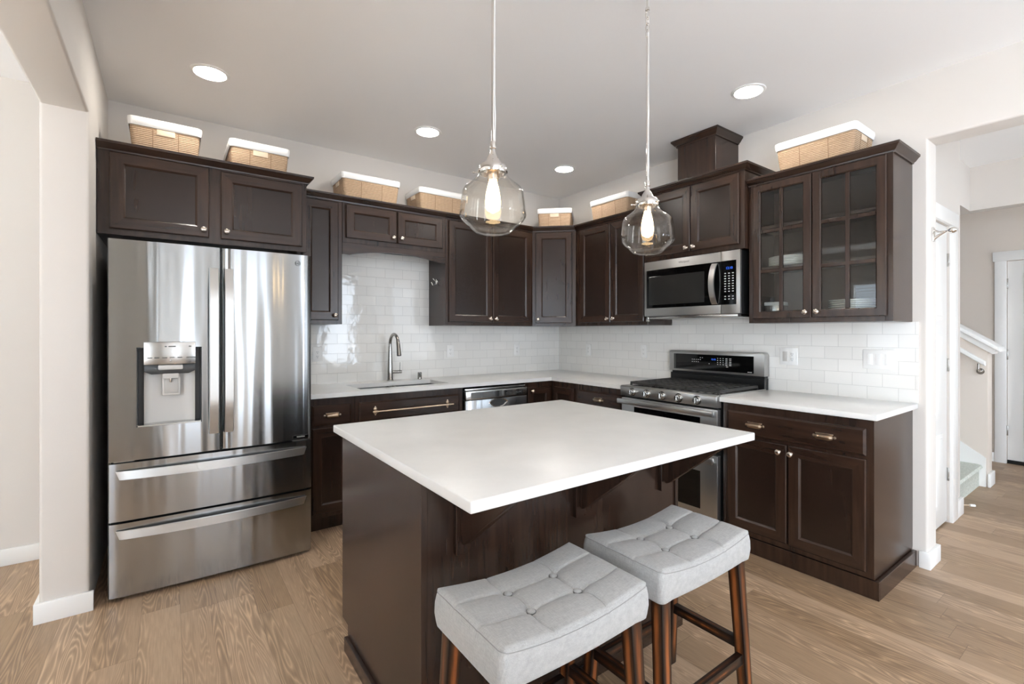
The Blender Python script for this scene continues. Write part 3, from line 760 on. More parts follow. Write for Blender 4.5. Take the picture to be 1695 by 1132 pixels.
m = MB(); m.tube([pts[-1], (0, -.176, .285), (0, -.19, .215)], [.0135, .0155, .0185], 16); sp_ = m.build('spray_head', 'faucet', fa)
MB().tube([(0, -.1903, .2148), (0, -.191, .211)], .016, 16).build('nozzle', 'black', sp_)
MB().tube([(.018, 0, .07), (.098, 0, .07)], .0135, 16).build('valve', 'faucet', fa)
MB().tube([(.083, 0, .075), (.085, 0, .148)], [.004, .0035]).build('lever', 'faucet', fa)
ag = MB().lathe([(0, .058), (.015, .058), (.018, .055), (.018, .016), (.017, .014), (.018, .012), (.018, .002), (.021, 0), (0, 0)], 24).build('air_gap', 'faucet'); ag.location = (-1.652, -.09, CZ1)
tag(ag, 'short nickel air gap cap beside the faucet', 'air gap')

# outlets and switches
def outlet(x, y, z, rz, label, gangs=1, rows=True, name='outlet', flip=False):
    o = thing(name, label, 'outlet' if name == 'outlet' else 'switch', (x, y, z), rz, 'wall plates on the tile' )
    w = .07 + .046 * (gangs - 1)
    MB().box(-w / 2, w / 2, -.006, 0, -.057, .057, .0025).build('plate', 'white', o)
    for g in range(gangs):
        cx_ = (g - (gangs - 1) / 2) * .046
        if name == 'switch': MB().box(cx_ - .016, cx_ + .016, -.0085, -.004, -.033, .033, .0015).build('rocker', 'white', o)
        elif flip and g == 0: MB().box(cx_ - .016, cx_ + .016, -.007, -.004, -.033, .033, .001).lathe([(0, .002), (.004, .002), (.004, 0)], 12, at(cx_, -.0065, 0, FRONT)).build('port', 'greyplastic', o)
        else:
            r = MB().box(cx_ - .016, cx_ + .016, -.007, -.004, -.033, .033, .001).build('receptacle', 'white', o)
            mm = MB()
            for dz in (.017, -.017):
                mm.box(cx_ - .007, cx_ - .005, -.0074, -.0066, dz - .004, dz + .005).box(cx_ + .004, cx_ + .006, -.0074, -.0066, dz - .003, dz + .004).box(cx_ - .0018, cx_ + .0018, -.0074, -.0066, dz - .012, dz - .008)
            mm.build('slots', 'darkprint', r)
    return o
outlet(-1.317, -.0092, 1.14, RB, 'white outlet in the tile just right of the faucet')
outlet(-.57, -.0092, 1.14, RB, 'white outlet on the back wall tile nearest the corner')
outlet(-2.46, -.0092, 1.145, RB, 'white outlet in the tile beside the refrigerator edge')
outlet(-.0092, -.465, 1.14, RR, 'white outlet on the right wall tile near the corner')
outlet(-.0092, -1.155, 1.145, RR, 'white outlet immediately left of the range')
outlet(-.0092, -2.383, 1.15, RR, 'double white outlet plate with black port right of range', 2, flip=True)
outlet(-.0092, -2.895, 1.152, RR, 'white triple rocker switch plate at right end of the tile', 3, name='switch')

# ================================================================ range
rg = thing('range', 'stainless double-oven gas range between the white counters', 'stove', (0, -1.477, 0), RR); RW = .779
m = MB(); m.box(.003, RW - .003, -.62, -.03, .03, .905); rgb = m.build('range_body', 'black', rg)
MB().box(.0, RW, -.64, -.06, .905, .922, .004).build('cooktop', 'steel_flat', rg)
m = MB(); m.prism([(-.66, .842), (-.672, .846), (-.676, .912), (-.664, .921), (-.63, .922), (-.62, .842)], 'x', 0, RW, .0015, 1); cpn = m.build('control_panel', 'steel_soft', rg)
for x in (.115, .245, .375, .508, .645):
    k_ = MB().lathe([(0, .028), (.017, .028), (.019, .025), (.021, .004), (.024, .003), (.024, 0), (0, 0)], 24, at(x, -.674, .88, FRONT)).box(x - .004, x + .004, -.71, -.7, .862, .898, .0015, 1).build('knob', 'steel_flat', cpn)
    MB().lathe([(.024, .002), (.03, .002), (.03, 0), (.024, 0)], 24, at(x, -.674, .88, FRONT), closed=True).build('bezel', 'chrome', k_)
def oven(z0, z1, hz, wz0, wz1, nm):
    d = MB().box(.002, RW - .002, -.662, -.622, z0, z1, .004).build('oven_door', 'steel_soft', rg)
    MB().box(.12, RW - .12, -.6635, -.655, wz0, wz1, .001, 1).build('window', 'blackglass', d)
    h = MB().box(-.002, RW + .002 - .01, -.712, -.698, hz - .017, hz + .017, .003)
    for x in (.03, RW - .04): h.box(x - .012, x + .012, -.7, -.66, hz - .012, hz + .012, .002)
    h.build('handle', 'handle', d); return d
oven(.575, .832, .808, .61, .772, 'u'); oven(.13, .545, .515, .19, .43, 'l')
MB().box(.002, RW - .002, -.655, -.62, .04, .125, .003).build('storage_panel', 'steel_soft', rg)
# cast-iron grates, three sections side by side
for k in range(3):
    x0 = .03 + k * .241; x1 = x0 + .237; m = MB()
    for a, b_, c_, d_ in ((x0, x1, -.60, -.588), (x0, x1, -.122, -.11), (x0, x0 + .012, -.60, -.11), (x1 - .012, x1, -.60, -.11)): m.box(a, b_, c_, d_, .928, .946, .002, 1)
    for j in range(1, 4): xx = x0 + (x1 - x0) * j / 4; m.box(xx - .005, xx + .005, -.59, -.12, .932, .947, .002, 1)
    for j in range(1, 7): yy = -.60 + .49 * j / 7; m.box(x0 + .01, x1 - .01, yy - .005, yy + .005, .93, .946, .002, 1)
    for fx in (x0 + .006, x1 - .006):
        for fy in (-.594, -.116): m.box(fx - .006, fx + .006, fy - .006, fy + .006, .92, .93)
    m.build('grate', 'iron', rg)
for x, y in ((.15, -.48), (.15, -.23), (.39, -.35), (.63, -.48), (.63, -.23)): MB().lathe([(0, .012), (.03, .012), (.034, .006), (.045, .004), (.045, 0)], 24, at(x, y, .9215)).build('burner_cap', 'iron', rg)
m = MB(); m.box(.005, RW - .005, -.075, -.02, .905, .99, .002, 1).box(.012, RW - .012, -.06, -.015, .99, 1.02); m.build('vent_trim', 'black', rg)
b2 = MB(); poly = []
r_ = .022
for cx_, cz, a0 in ((.0 + r_, 1.17 - r_, PI), (RW - r_, 1.17 - r_, PI / 2)):
    for k in range(7): a = a0 - (PI / 2) * k / 6; poly.append((cx_ + r_ * math.cos(a), cz + r_ * math.sin(a)))
poly += [(RW, 1.006), (0, 1.006)]
b2.prism(poly, 'y', -.085, -.018, .003); bg = b2.build('backguard', 'steel_soft', rg)
disp = MB().box(.045, RW - .075, -.0865, -.08, 1.022, 1.143, .001, 1).build('display_panel', 'blackglass', bg)
MB().box(.045, .065, -.0869, -.086, 1.024, 1.141).build('panel_edge', 'darkgrey', disp)
text('clock_digits', '12:10', .017, (.395, -.0872, 1.108), 'display', disp)
mk = MB()
for row, xs in ((1.118, (.285, .303)), (1.103, (.215, .232, .25, .268, .285)), (1.085, (.215, .232, .25, .268)), (1.118, (.43, .452, .474)), (1.103, (.43, .452, .474)), (1.088, (.43, .452, .474)), (1.073, (.43, .452, .474)), (1.118, (.5, .53)), (1.106, (.5, .53)), (1.094, (.5, .53)), (1.082, (.5, .53)), (1.07, (.5, .53)), (1.058, (.505,)), (1.075, (.36,))):
    for x in xs: mk.box(x - .004 - (.004 if x > .49 else 0), x + .004 + (.004 if x > .49 else 0), -.0872, -.0864, row - .0022, row + .0022)
mk.build('button_marks', 'print', disp)
MB().box(.66, .69, -.0872, -.0864, 1.028, 1.032).build('brand_mark', 'print', disp)

# ================================================================ microwave
mw = thing('microwave', 'stainless over-the-range microwave with black window', 'microwave', (0, -1.4775, 1.437), RR); MWW = .778; MH = .417
MB().box(.003, MWW - .003, -.375, -.012, 0, MH - .002).build('microwave_body', 'black', mw)
MB().box(.02, MWW - .02, -.39, -.03, -.022, -.0005, .003).box(.012, .03, -.395, -.37, -.04, -.001, .002).build('vent_base', 'steel_flat', mw)
xs_ = .643
dr = MB().box(0, xs_ - .001, -.4, -.376, 0, MH, .003).build('door', 'steel_soft', mw)
pn = MB().box(xs_ + .001, MWW, -.4, -.376, 0, MH, .003).build('control_panel', 'steel_soft', mw)
MB().box(.022, xs_ - .001, -.4012, -.396, .06, .352, .0006, 1).build('door_glass', 'blackglass', dr)
gw = MB().box(.045, .52, -.4016, -.4, .085, .3, .0004, 1).build('window_mesh', plain('microwave_window', '2b2a28', .08), dr)
MB().box(xs_ + .001, MWW - .026, -.4012, -.396, .06, .352, .0006, 1).build('keypad', 'blackglass', pn)
m = MB(); b = bmesh.new(); g = []
for i in range(17):
    t = i / 16; z = .066 + .276 * t; bow = .032 * math.sin(PI * t) ** .7
    row = [b.verts.new(p) for p in ((.583 - bow * .25, -.402 - bow, z), (.583 - bow * .25, -.412 - bow, z), (.622 - bow * .25, -.412 - bow, z), (.622 - bow * .25, -.402 - bow, z))]
    g.append(row)
for A, B in zip(g, g[1:]):
    for k in range(4): b.faces.new((A[k], A[(k + 1) % 4], B[(k + 1) % 4], B[k]))
b.faces.new(g[0]); b.faces.new(g[-1]); bmesh.ops.recalc_face_normals(b, faces=b.faces); m._take(b)
m.build('handle', 'handle', dr)
text('brand_lettering', 'Whirlpool', .021, (.355, -.4006, .385), 'darkprint', dr)
text('clock_digits', '12:10', .022, (.703, -.4018, .302), 'display', pn)
rows = []
mk = MB()
for i, z in enumerate((.268, .25, .233, .216, .199, .182, .165, .148, .115, .097)):
    for x in (.675, .702, .729): mk.box(x - .006, x + .006, -.4018, -.4011, z - .0028, z + .0028)
mk.build('key_marks', 'print', pn)

# ================================================================ refrigerator
rf = thing('refrigerator', 'tall stainless four-door refrigerator with water dispenser', 'refrigerator', (-3.615, 0, 0)); RFW = .918; YF = -.87
MB().box(.006, RFW - .006, -.78, -.03, .02, 1.74).build('refrigerator_body', plain('fridge_side_grey', '4a4a49', .5), rf)
def curved(m, x0, x1, z0, z1, yb, yf, bow, n=20, r=.012):
    """front whose face bows out very slightly, with rounded ends"""
    poly = [(x0, yb), (x0, yf + r)]
    for k in range(n + 1):
        t = k / n; x = x0 + r * .4 + (x1 - x0 - r * .8) * t
        e = min(t, 1 - t) * (x1 - x0)
        poly.append((x, yf - bow * math.sin(PI * t) + (r * (1 - min(1, e / r)) ** 2) * .6))
    poly += [(x1, yf + r), (x1, yb)]
    m.prism(poly, 'z', z0, z1); return m
SX = .4635
# left door with the dispenser well cut out of it
wx0, wx1, wz0, wz1 = .108, .376, .843, 1.237
m = MB()
def dface(t): return YF - .006 * math.sin(PI * t)
b = bmesh.new(); x1 = SX - .004; xs = sorted([0, .004, .02, .05, .08, wx0, .16, .2, .242, .29, .34, wx1, .41, .44, x1 - .004, x1]); zs = [.683, wz0, wz1, 1.766]
def yy(x): return YF - .008 * math.sin(PI * x / x1) + (.008 if x in (0, x1) else 0)
V = {(i, j): b.verts.new((x, yy(x), z)) for i, x in enumerate(xs) for j, z in enumerate(zs)}
for i in range(len(xs) - 1):
    for j in range(3):
        if j == 1 and xs[i] >= wx0 and xs[i + 1] <= wx1: continue
        b.faces.new((V[i, j], V[i + 1, j], V[i + 1, j + 1], V[i, j + 1]))
# edges of the door and of the well
def wall_strip(seq, yb):
    back = [b.verts.new((v.co.x, yb, v.co.z)) for v in seq]
    for k in range(len(seq) - 1): b.faces.new((seq[k], seq[k + 1], back[k + 1], back[k]))
n_ = len(xs) - 1
wall_strip([V[i, 0] for i in range(n_ + 1)] + [V[n_, j] for j in (1, 2, 3)] + [V[i, 3] for i in range(n_ - 1, -1, -1)] + [V[0, j] for j in (2, 1, 0)], -.79)
bmesh.ops.recalc_face_normals(b, faces=b.faces); m._take(b)
ld = m.build('left_door', 'steel_door', rf, 25)
# dispenser
wl = MB(); yw = -.80
i0, i1 = wx0, wx1
wl.box(i0 - .002, i0 + .004, yw, YF - .003, wz0, wz1).box(i1 - .004, i1 + .002, yw, YF - .003, wz0, wz1).box(i0, i1, yw, YF - .003, wz1 - .004, wz1 + .002)
wl.box(i0, i1, yw - .004, yw + .005, wz0, wz1)
dp = wl.build('dispenser_well', 'darkgrey', ld)
b = bmesh.new(); ring = []
for z in (wz0 + .006, 1.12):
    ring.append([b.verts.new((.242 + .106 * math.sin(a), yw - .006 - .05 * (1 - math.cos(a)) * .55, z)) for a in [(-PI / 2) + PI * k / 16 for k in range(17)]])
for k in range(16): b.faces.new((ring[0][k], ring[0][k + 1], ring[1][k + 1], ring[1][k]))
m = MB(); m._take(b); m.build('splash_panel', 'greyplastic', dp)
MB().box(wx0 + .004, wx1 - .004, yw, YF - .006, wz0, wz0 + .008, .002, 1).build('drip_tray', 'steel_flat', dp)
MB().box(.136, .349, YF - .015, yw + .01, 1.15, 1.264, .003).build('control_panel', 'steel_flat', dp)
hs = MB(); hs.prism([(.136, 1.15), (.349, 1.15), (.349, 1.115), (.32, 1.1), (.165, 1.1), (.136, 1.115)], 'y', YF + .005, yw, .004); hs.build('dispenser_head', 'darkgrey', dp)
MB().box(.193, .296, YF - .012, YF + .02, 1.122, 1.147, .006).box(.21, .28, YF + .006, yw, 1.075, 1.125, .006).build('ice_chute', 'greyplastic', dp)
pd = MB().box(.208, .286, YF + .028, YF + .036, .988, 1.085, .006).build('paddle', 'greyplastic', dp)
MB().box(.218, .276, YF + .0262, YF + .029, 1.0, 1.075, .003).build('paddle_face', plain('paddle_grey', 'b4b1ac', .4), pd)
MB().lathe([(0, 0), (.005, .002), (.007, .02), (.007, .035)], 14, at(.244, YF + .018, 1.055)).build('water_nozzle', 'chrome', dp)
mk = MB()
for x in (.15, .178, .21, .24, .272, .31, .33): mk.box(x, x + .02, YF - .0153, YF - .0148, 1.182, 1.186)
for x, w_ in ((.22, .008), (.235, .03), (.32, .01)): mk.box(x, x + w_, YF - .0153, YF - .0148, 1.238, 1.243)
mk.build('panel_marks', 'darkprint', dp)
MB().lathe([(0, .001), (.003, .001), (.003, 0)], 10, at(.243, YF - .015, 1.17, FRONT)).build('indicator', 'white', dp)
# right door
rd = MB(); curved(rd, SX + .004, RFW, .683, 1.766, -.79, YF, .008); rd = rd.build('right_door', 'steel_door', rf, 25)
text('emblem', 'LG', .018, (.842, YF - .0075, 1.716), 'darkprint', rd)
MB().lathe([(.0135, .001), (.015, .001), (.015, 0), (.0135, 0)], 20, at(.842, YF - .0062, 1.716, FRONT), closed=True).build('emblem_ring', 'darkprint', rd)
MB().box(.815, .9, YF - .0085, YF - .003, .695, .71, .001, 1).build('badge', 'blackglass', rd)
text('badge_text', 'InstaView', .011, (.858, YF - .0088, .7025), 'print', rd)
MB().box(SX - .012, SX + .012, -.83, -.79, .69, 1.76).build('centre_mullion', 'black', rf)
# long flat door handles, scooped into both doors beside the seam
def door_handle(par, x0, x1):
    m = MB(); b = bmesh.new(); g = []
    for i in range(25):
        t = i / 24; z = .775 + .88 * t; bow = .03 * min(1, math.sin(PI * t) * 1.9)
        g.append([b.verts.new(p) for p in ((x0, YF - .004 - bow * .6, z), (x0 + .004, YF - .016 - bow, z), (x1 - .004, YF - .016 - bow, z), (x1, YF - .004 - bow * .6, z))])
    for A, B in zip(g, g[1:]):
        for k in range(4): b.faces.new((A[k], A[(k + 1) % 4], B[(k + 1) % 4], B[k]))
    b.faces.new(g[0]); b.faces.new(g[-1]); bmesh.ops.recalc_face_normals(b, faces=b.faces); m._take(b)
    m.build('handle', 'handle', par, 40)
door_handle(ld, SX - .057, SX - .011); door_handle(rd, SX + .011, SX + .057)
for z0, z1, hz in ((.391, .672, .617), (.022, .379, .328)):
    d_ = MB(); curved(d_, 0, RFW, z0, z1, -.79, YF, .008); d_ = d_.build('freezer_drawer', 'steel', rf, 25)
    m = MB(); b = bmesh.new(); g = []
    for i in range(33):
        t = i / 32; x = .03 + (RFW - .06) * t; bow = .045 * math.sin(PI * t) ** .8; hh = .0205
        inset = .014 * (i == 0) - .014 * (i == 32)
        g.append([b.verts.new(p) for p in ((x, YF - .006 - bow * .75, hz + hh), (x, YF - .012 - bow, hz + hh), (x + inset, YF - .0145 - bow, hz - hh), (x + inset, YF - .004 - bow * .75, hz - hh))])
    for A, B in zip(g, g[1:]):
        for k in range(4): b.faces.new((A[k], A[(k + 1) % 4], B[(k + 1) % 4], B[k]))
    b.faces.new(g[0]); b.faces.new(g[-1]); bmesh.ops.recalc_face_normals(b, faces=b.faces); m._take(b)
    m.build('handle', 'handle', d_, 40)
for x in (.02, RFW - .1): MB().box(x, x + .08, -.85, -.8, .674, .682, .001, 1).build('hinge', 'steel_flat', rf)
for x in (.06, RFW - .09): MB().lathe([(0, 0), (.02, 0), (.02, .03), (0, .03)], 14, at(x, -.76, 0)).build('foot', 'black', rf)
for x in (.06, RFW - .09): MB().lathe([(0, 0), (.02, 0), (.02, .03), (0, .03)], 14, at(x, -.1, 0)).build('foot', 'black', rf)

# ================================================================ island
IX0, IX1, IY0, IY1 = -2.785, -1.545, -2.60, -1.81
isl = thing('kitchen_island', 'dark wooden island base under the square white top', 'kitchen island', ((IX0 + IX1) / 2, (IY0 + IY1) / 2, 0))
ox, oy = (IX0 + IX1) / 2, (IY0 + IY1) / 2
hw, hd_ = (IX1 - IX0) / 2, (IY1 - IY0) / 2
MB().box(-hw + .021, hw - .021, -hd_ + .026, hd_, TK, BZ - .001).box(-hw + .03, hw - .03, -hd_ + .03, hd_ - .07, 0, TK).build('cabinet_box', 'wood', isl)
for s, nm in ((-1, 0), (1, 1)):
    x0, x1 = (-hw, -hw + .02) if s < 0 else (hw - .02, hw)
    m = MB(); m.prism([(-hd_, 0), (-hd_, BZ - .001), (hd_, BZ - .001), (hd_, TK), (hd_ - .075, TK), (hd_ - .075, 0)], 'x', x0, x1, .001, 1); sp_ = m.build('side_panel', 'wood', isl)
MB().box(-hw + .0205, hw - .0205, -hd_ + .008, -hd_ + .025, 0, BZ - .001).build('back_panel', 'wood', isl)
m = MB()
m.prism([(-hd_ - .012, 0), (-hd_ - .012, .06), (hd_ - .076, .06), (hd_ - .076, 0)], 'x', -hw - .016, -hw - .0005, .004)
m.prism([(-hd_ - .012, 0), (-hd_ - .012, .06), (hd_ - .076, .06), (hd_ - .076, 0)], 'x', hw + .0005, hw + .016, .004)
m.box(-hw - .016, hw + .016, -hd_ - .014, -hd_ + .007, 0, .06, .004); m.build('base_shoe', 'wood', isl)
for k, (x0, x1) in enumerate(((.03, .41), (.42, .80), (.81, 1.19))): dr = shaker(isl, -hw + x0, -hw + x1, .13, .86, 0); dr.rotation_euler = (0, 0, PI); dr.location = (0, hd_, 0)
for bxn in (-2.648, -2.15, -1.652):
    x = bxn - ox; yb_ = -hd_ + .0075
    m = MB(); m.box(x - .026, x + .026, yb_ - .018, yb_, .628, BZ - .001, .001, 1)
    m.prism([(yb_ - .0185, .672), (yb_ - .03, .662), (yb_ - .045, .668), (yb_ - .29, .862), (yb_ - .29, BZ - .001), (yb_ - .0185, BZ - .001)], 'x', x - .013, x + .013, .002, 1)
    m.build('support_bracket', 'wood', isl)
it = MB().box(-2.8137, -1.5164, -2.935, -1.774, CZ0, CZ1 + .001, .004, 3).build('island_countertop', 'quartz'); tag(it, 'large square white quartz slab resting on the island', 'countertop')

# ================================================================ stools
def make_stool(label, loc):
    o = thing('bar_stool', label, 'stool', loc, 0, 'tufted bar stools at the island')
    a, b_, zt = .243, .163, .622
    ub, vb = .082, .052
    def sad(u): return .026 * (u / a) ** 2 - .020
    def ztop(u, v):
        def line(p, q, s): return math.exp(-((p - q) / s) ** 2)
        # creases bow slightly between the buttons
        cu = max(line(abs(u) + .010 * math.cos(v * PI / (2 * vb)), ub + .003, .0036), 0)
        cv = line(abs(v) + .006 * math.cos(u * PI / (2 * ub)), vb + .002, .0036)
        fe = min(1, max(0, (a - abs(u)) / .05)) * min(1, max(0, (b_ - abs(v)) / .05))
        dd = min(math.hypot(abs(u) - ub, abs(v) - vb), .2)
        z = zt + sad(u) + .010 * (1 - (abs(v) / b_) ** 4) * (1 - (abs(u) / a) ** 6)
        z -= .0042 * max(cu, cv) * (.45 + .55 * fe) + .0045 * max(line(abs(u), ub, .022), line(abs(v), vb, .02)) * fe
        z -= .011 * math.exp(-(dd / .02) ** 2)
        e = min(a - abs(u), b_ - abs(v)); z -= .010 * max(0, 1 - e / .016) ** 2
        return z
    bm = bmesh.new(); nu, nv = 190, 132; G = []
    for i in range(nu + 1):
        u = -a + 2 * a * i / nu; row = []
        for j in range(nv + 1):
            v = -b_ + 2 * b_ * j / nv
            cr = max(0, math.hypot(max(0, abs(u) - a + .02), max(0, abs(v) - b_ + .02)) - .02)
            k = 1 - cr / max(.001, math.hypot(u, v))
            row.append(bm.verts.new((u * k, v * k, ztop(u, v))))
        G.append(row)
    for i in range(nu):
        for j in range(nv): bm.faces.new((G[i][j], G[i + 1][j], G[i + 1][j + 1], G[i][j + 1]))
    rim = [G[i][0] for i in range(nu + 1)] + [G[nu][j] for j in range(1, nv + 1)] + [G[i][nv] for i in range(nu - 1, -1, -1)] + [G[0][j] for j in range(nv - 1, 0, -1)]
    seam_pts = [v.co * 1.0 + Vector((0, 0, .0002)) for v in rim[::4]]; seam_pts.append(seam_pts[0].copy())
    prev = rim
    for t in (.06, .1, .3, .6, .85, .97, 1.0, 1.03):
        ring = []
        for v in rim:
            zb = zt - .092 + sad(v.co.x) * .35 + .007 * (1 - min(1, (a - abs(v.co.x)) / .05)) * -1
            out = 1 + .028 * math.sin(PI * min(1, t)) - (.012 if t >= 1 else 0) - (.03 if t > 1 else 0) + (-.006 if t in (.06,) else 0)
            z = v.co.z + (zb - v.co.z) * min(1, t) + (.003 if t > 1 else 0)
            ring.append(bm.verts.new((v.co.x * out, v.co.y * out, z)))
        n = len(rim)
        for k in range(n): bm.faces.new((prev[k], prev[(k + 1) % n], ring[(k + 1) % n], ring[k]))
        prev = ring
    bm.faces.new(prev)
    bmesh.ops.recalc_face_normals(bm, faces=bm.faces)
    m = MB(); m._take(bm); cu = m.build('seat_cushion', 'fabric', o, 60)
    MB().tube(seam_pts, .0011, 6, False).build('seam', 'seam', cu)
    th = MB()
    for su in (-1, 1):
        th.tube([(su * (ub + .003 - .010 * math.cos(v * PI / (2 * vb))), v, ztop(ub + .003 - .010 * math.cos(v * PI / (2 * vb)), v) + .0003) for v in [-b_ + .012 + (2 * b_ - .024) * k / 60 for k in range(61)]], .0009, 5)
        th.tube([(u, su * (vb + .002 - .006 * math.cos(u * PI / (2 * ub))), ztop(u, vb + .002 - .006 * math.cos(u * PI / (2 * ub))) + .0003) for u in [-a + .012 + (2 * a - .024) * k / 80 for k in range(81)]], .0009, 5)
    th.build('tuft_crease_lines', 'crease_line', cu)  # darker tubes added along the creases to draw their thin lines
    for su in (-1, 1):
        for sv in (-1, 1):
            MB().lathe([(0, .0065), (.006, .006), (.0105, .0035), (.0118, 0)], 20, at(su * (ub - .002), sv * (vb - .001), ztop(ub, vb) + .006)).build('button', 'fabric', cu)
            MB().lathe([(.0105, .0065), (.0135, .0065), (.0135, .0), (.0105, .0)], 20, at(su * (ub - .002), sv * (vb - .001), ztop(ub, vb) + .001), closed=True).build('button_shade_ring', 'rim', cu)  # dark ring standing in for the shade around each button
    def leg(p, q, w0, w1):
        """square post from p (top) to q (bottom); the attribute keeps the arrises dark and the faces rubbed"""
        bm = bmesh.new(); lay = bm.verts.layers.float.new('rub'); rings = []; ks = 6
        for i in range(13):
            t = i / 12; w = w0 + (w1 - w0) * t; c_ = Vector(p).lerp(Vector(q), t); ring = []
            for sd in range(4):
                for k in range(ks):
                    f = -1 + 2 * k / ks; x, y = [(f, -1), (1, f), (-f, 1), (-1, -f)][sd]
                    if k == 0: x *= .93; y *= .93
                    v = bm.verts.new((c_.x + x * w / 2, c_.y + y * w / 2, c_.z)); v[lay] = (1 - abs(f) ** 2) * (.35 + .65 * min(1, 8 * min(t + .02, 1 - t))); ring.append(v)
            rings.append(ring)
        n = 4 * ks
        for A, B in zip(rings, rings[1:]):
            for k in range(n): bm.faces.new((A[k], A[(k + 1) % n], B[(k + 1) % n], B[k]))
        bm.faces.new(rings[0]); bm.faces.new(rings[-1]); bmesh.ops.recalc_face_normals(bm, faces=bm.faces)
        mm = MB(); mm.bm.verts.layers.float.new('rub'); mm._take(bm); return mm.build('leg', 'leg', o, 30)
    tx, ty, bx_, by_ = .206, .128, .228, .158
    for su in (-1, 1):
        for sv in (-1, 1): leg((su * tx, sv * ty, .545), (su * bx_, sv * by_, 0), .044, .036)
    def pos(su, sv, z): t = (.545 - z) / .545; return Vector((su * (tx + (bx_ - tx) * t), sv * (ty + (by_ - ty) * t), z))
    def rail(p, q, w, h):
        bm = bmesh.new(); lay = bm.verts.layers.float.new('rub'); d = (q - p).normalized(); sd_ = Vector((d.y, -d.x, 0)); rings = []
        for i in range(9):
            t = i / 8; c_ = p.lerp(q, t); ring = []
            for sx_, sz in ((-1, -1), (0, -1), (1, -1), (1, 0), (1, 1), (0, 1), (-1, 1), (-1, 0)):
                v = bm.verts.new(c_ + sd_ * sx_ * w / 2 + Vector((0, 0, sz * h / 2))); v[lay] = (.9 if 0 in (sx_, sz) else .0) * min(1, 5 * min(t, 1 - t) + .1); ring.append(v)
            rings.append(ring)
        for A, B in zip(rings, rings[1:]):
            for k in range(8): bm.faces.new((A[k], A[(k + 1) % 8], B[(k + 1) % 8], B[k]))
        bm.faces.new(rings[0]); bm.faces.new(rings[-1]); bmesh.ops.recalc_face_normals(bm, faces=bm.faces)
        mm = MB(); mm.bm.verts.layers.float.new('rub'); mm._take(bm); mm.build('stretcher', 'leg', o, 30)
    for (s1, s2, z) in (((-1, -1), (1, -1), .19), ((-1, 1), (1, 1), .19), ((-1, -1), (-1, 1), .23), ((1, -1), (1, 1), .23)):
        p, q = pos(*s1, z), pos(*s2, z); d = (q - p).normalized() * .018; rail(p + d, q - d, .022, .034)
    return o
stool = make_stool('grey tufted bar stool nearer the refrigerator side, left of the pair', (-2.562, -2.893, 0))
dup(stool, (-2.002, -2.882, 0), 'grey tufted bar stool nearer the range side, right of the pair')

# ================================================================ pendants
PK = .957
def pendant(label, loc, chain):
    """hangs from the ceiling; loc is the middle of the glass on plan, z its lowest point"""
    o = thing('pendant_light', label, 'lamp', loc, 0, 'glass pendants over the island')
    o.scale = (PK, PK, PK); H = (CEIL - loc[2]) / PK
    outer = [(.0, 0), (.03, .001), (.058, .008), (.072, .02), (.079, .029), (.09, .037), (.105, .051), (.112, .062), (.1132, .069), (.1125, .076), (.1095, .105), (.105, .140), (.102, .150), (.0965, .159), (.086, .168), (.070, .179), (.057, .191), (.049, .203), (.045, .212), (.044, .222)]
    inner = [(max(0, r - .0022), z + (.0022 if r < .08 else .0)) for r, z in outer[::-1]]
    sh = MB().lathe(outer + inner, 48).build('glass_shade', 'shade', o, 60)
    MB().lathe([(0, .292), (.009, .29), (.0105, .275), (.016, .268), (.022, .258), (.026, .248), (.044, .236), (.049, .226), (.0505, .213), (.049, .208), (.044, .208), (.044, .222), (.02, .24), (0, .24)], 32).build('shade_holder', 'chrome', o)
    hld = o
    for k in range(3):
        a = 2 * PI * k / 3 + .35; MB().tube([(.048 * math.cos(a), .048 * math.sin(a), .215), (.064 * math.cos(a), .064 * math.sin(a), .215)], .003, 8).lathe([(0, -.005), (.005, -.002), (.005, .002), (0, .005)], 10, at(.066 * math.cos(a), .066 * math.sin(a), .215)).build('thumb_screw', 'chrome', o)
    MB().lathe([(0, .238), (.019, .238), (.02, .2), (.018, .185), (.0, .185)], 20).build('socket', 'nickel', o)
    MB().lathe([(0, .075), (.006, .076), (.021, .085), (.0255, .1), (.0262, .115), (.0235, .14), (.0175, .168), (.013, .185), (0, .186)], 24).build('bulb', 'bulb', o)
    m = MB(); m.lathe([(.006, .288), (.0105, .294), (.0105, .312), (.006, .32)], 16).tube([(.0, 0, .31), (0, 0, .36)], .0055)
    zc = chain
    m.tube([(0, 0, .318), (0, 0, zc)], .0048)
    m.build('stem', 'chrome', o)
    # twisted chain links and the upper rod
    n = 4
    for k in range(n):
        zz = zc + .012 + k * .027; ang = (k % 2) * PI / 2
        pts = [(.0085 * math.cos(t) * math.cos(ang), .0085 * math.cos(t) * math.sin(ang), zz + .018 * math.sin(t)) for t in [2 * PI * j / 20 for j in range(21)]]
        MB().tube(pts, .0022, 8, False).build('chain_link', 'chrome', o)
    zt = zc + .012 + n * .027 - .01
    MB().tube([(0, 0, zt), (0, 0, H - .02)], .005).lathe([(.005, 0), (.009, .002), (.009, .012), (.005, .014)], 14, at(0, 0, zt)).build('upper_rod', 'chrome', o)
    MB().lathe([(0, H - .03), (.012, H - .03), (.03, H - .024), (.06, H - .012), (.065, H - .001), (0, H - .001)], 32).build('canopy', 'chrome', o)
    MB().tube([(.007, .0, .32), (.0095, .001, .4), (.0065, 0, .48), (.0065, 0, zc), (.008, 0, zc + .05), (.0065, 0, zt + .02), (.006, 0, H - .03)], .0022, 8).build('cord', 'white', o)
    return o
ZP = 1.627
pendant('clear glass pendant lamp hanging nearer the refrigerator, larger in view', (-2.536, -2.603, ZP), .932)
pendant('clear glass pendant lamp hanging nearer the range and microwave', (-1.812, -2.643, ZP), .932)

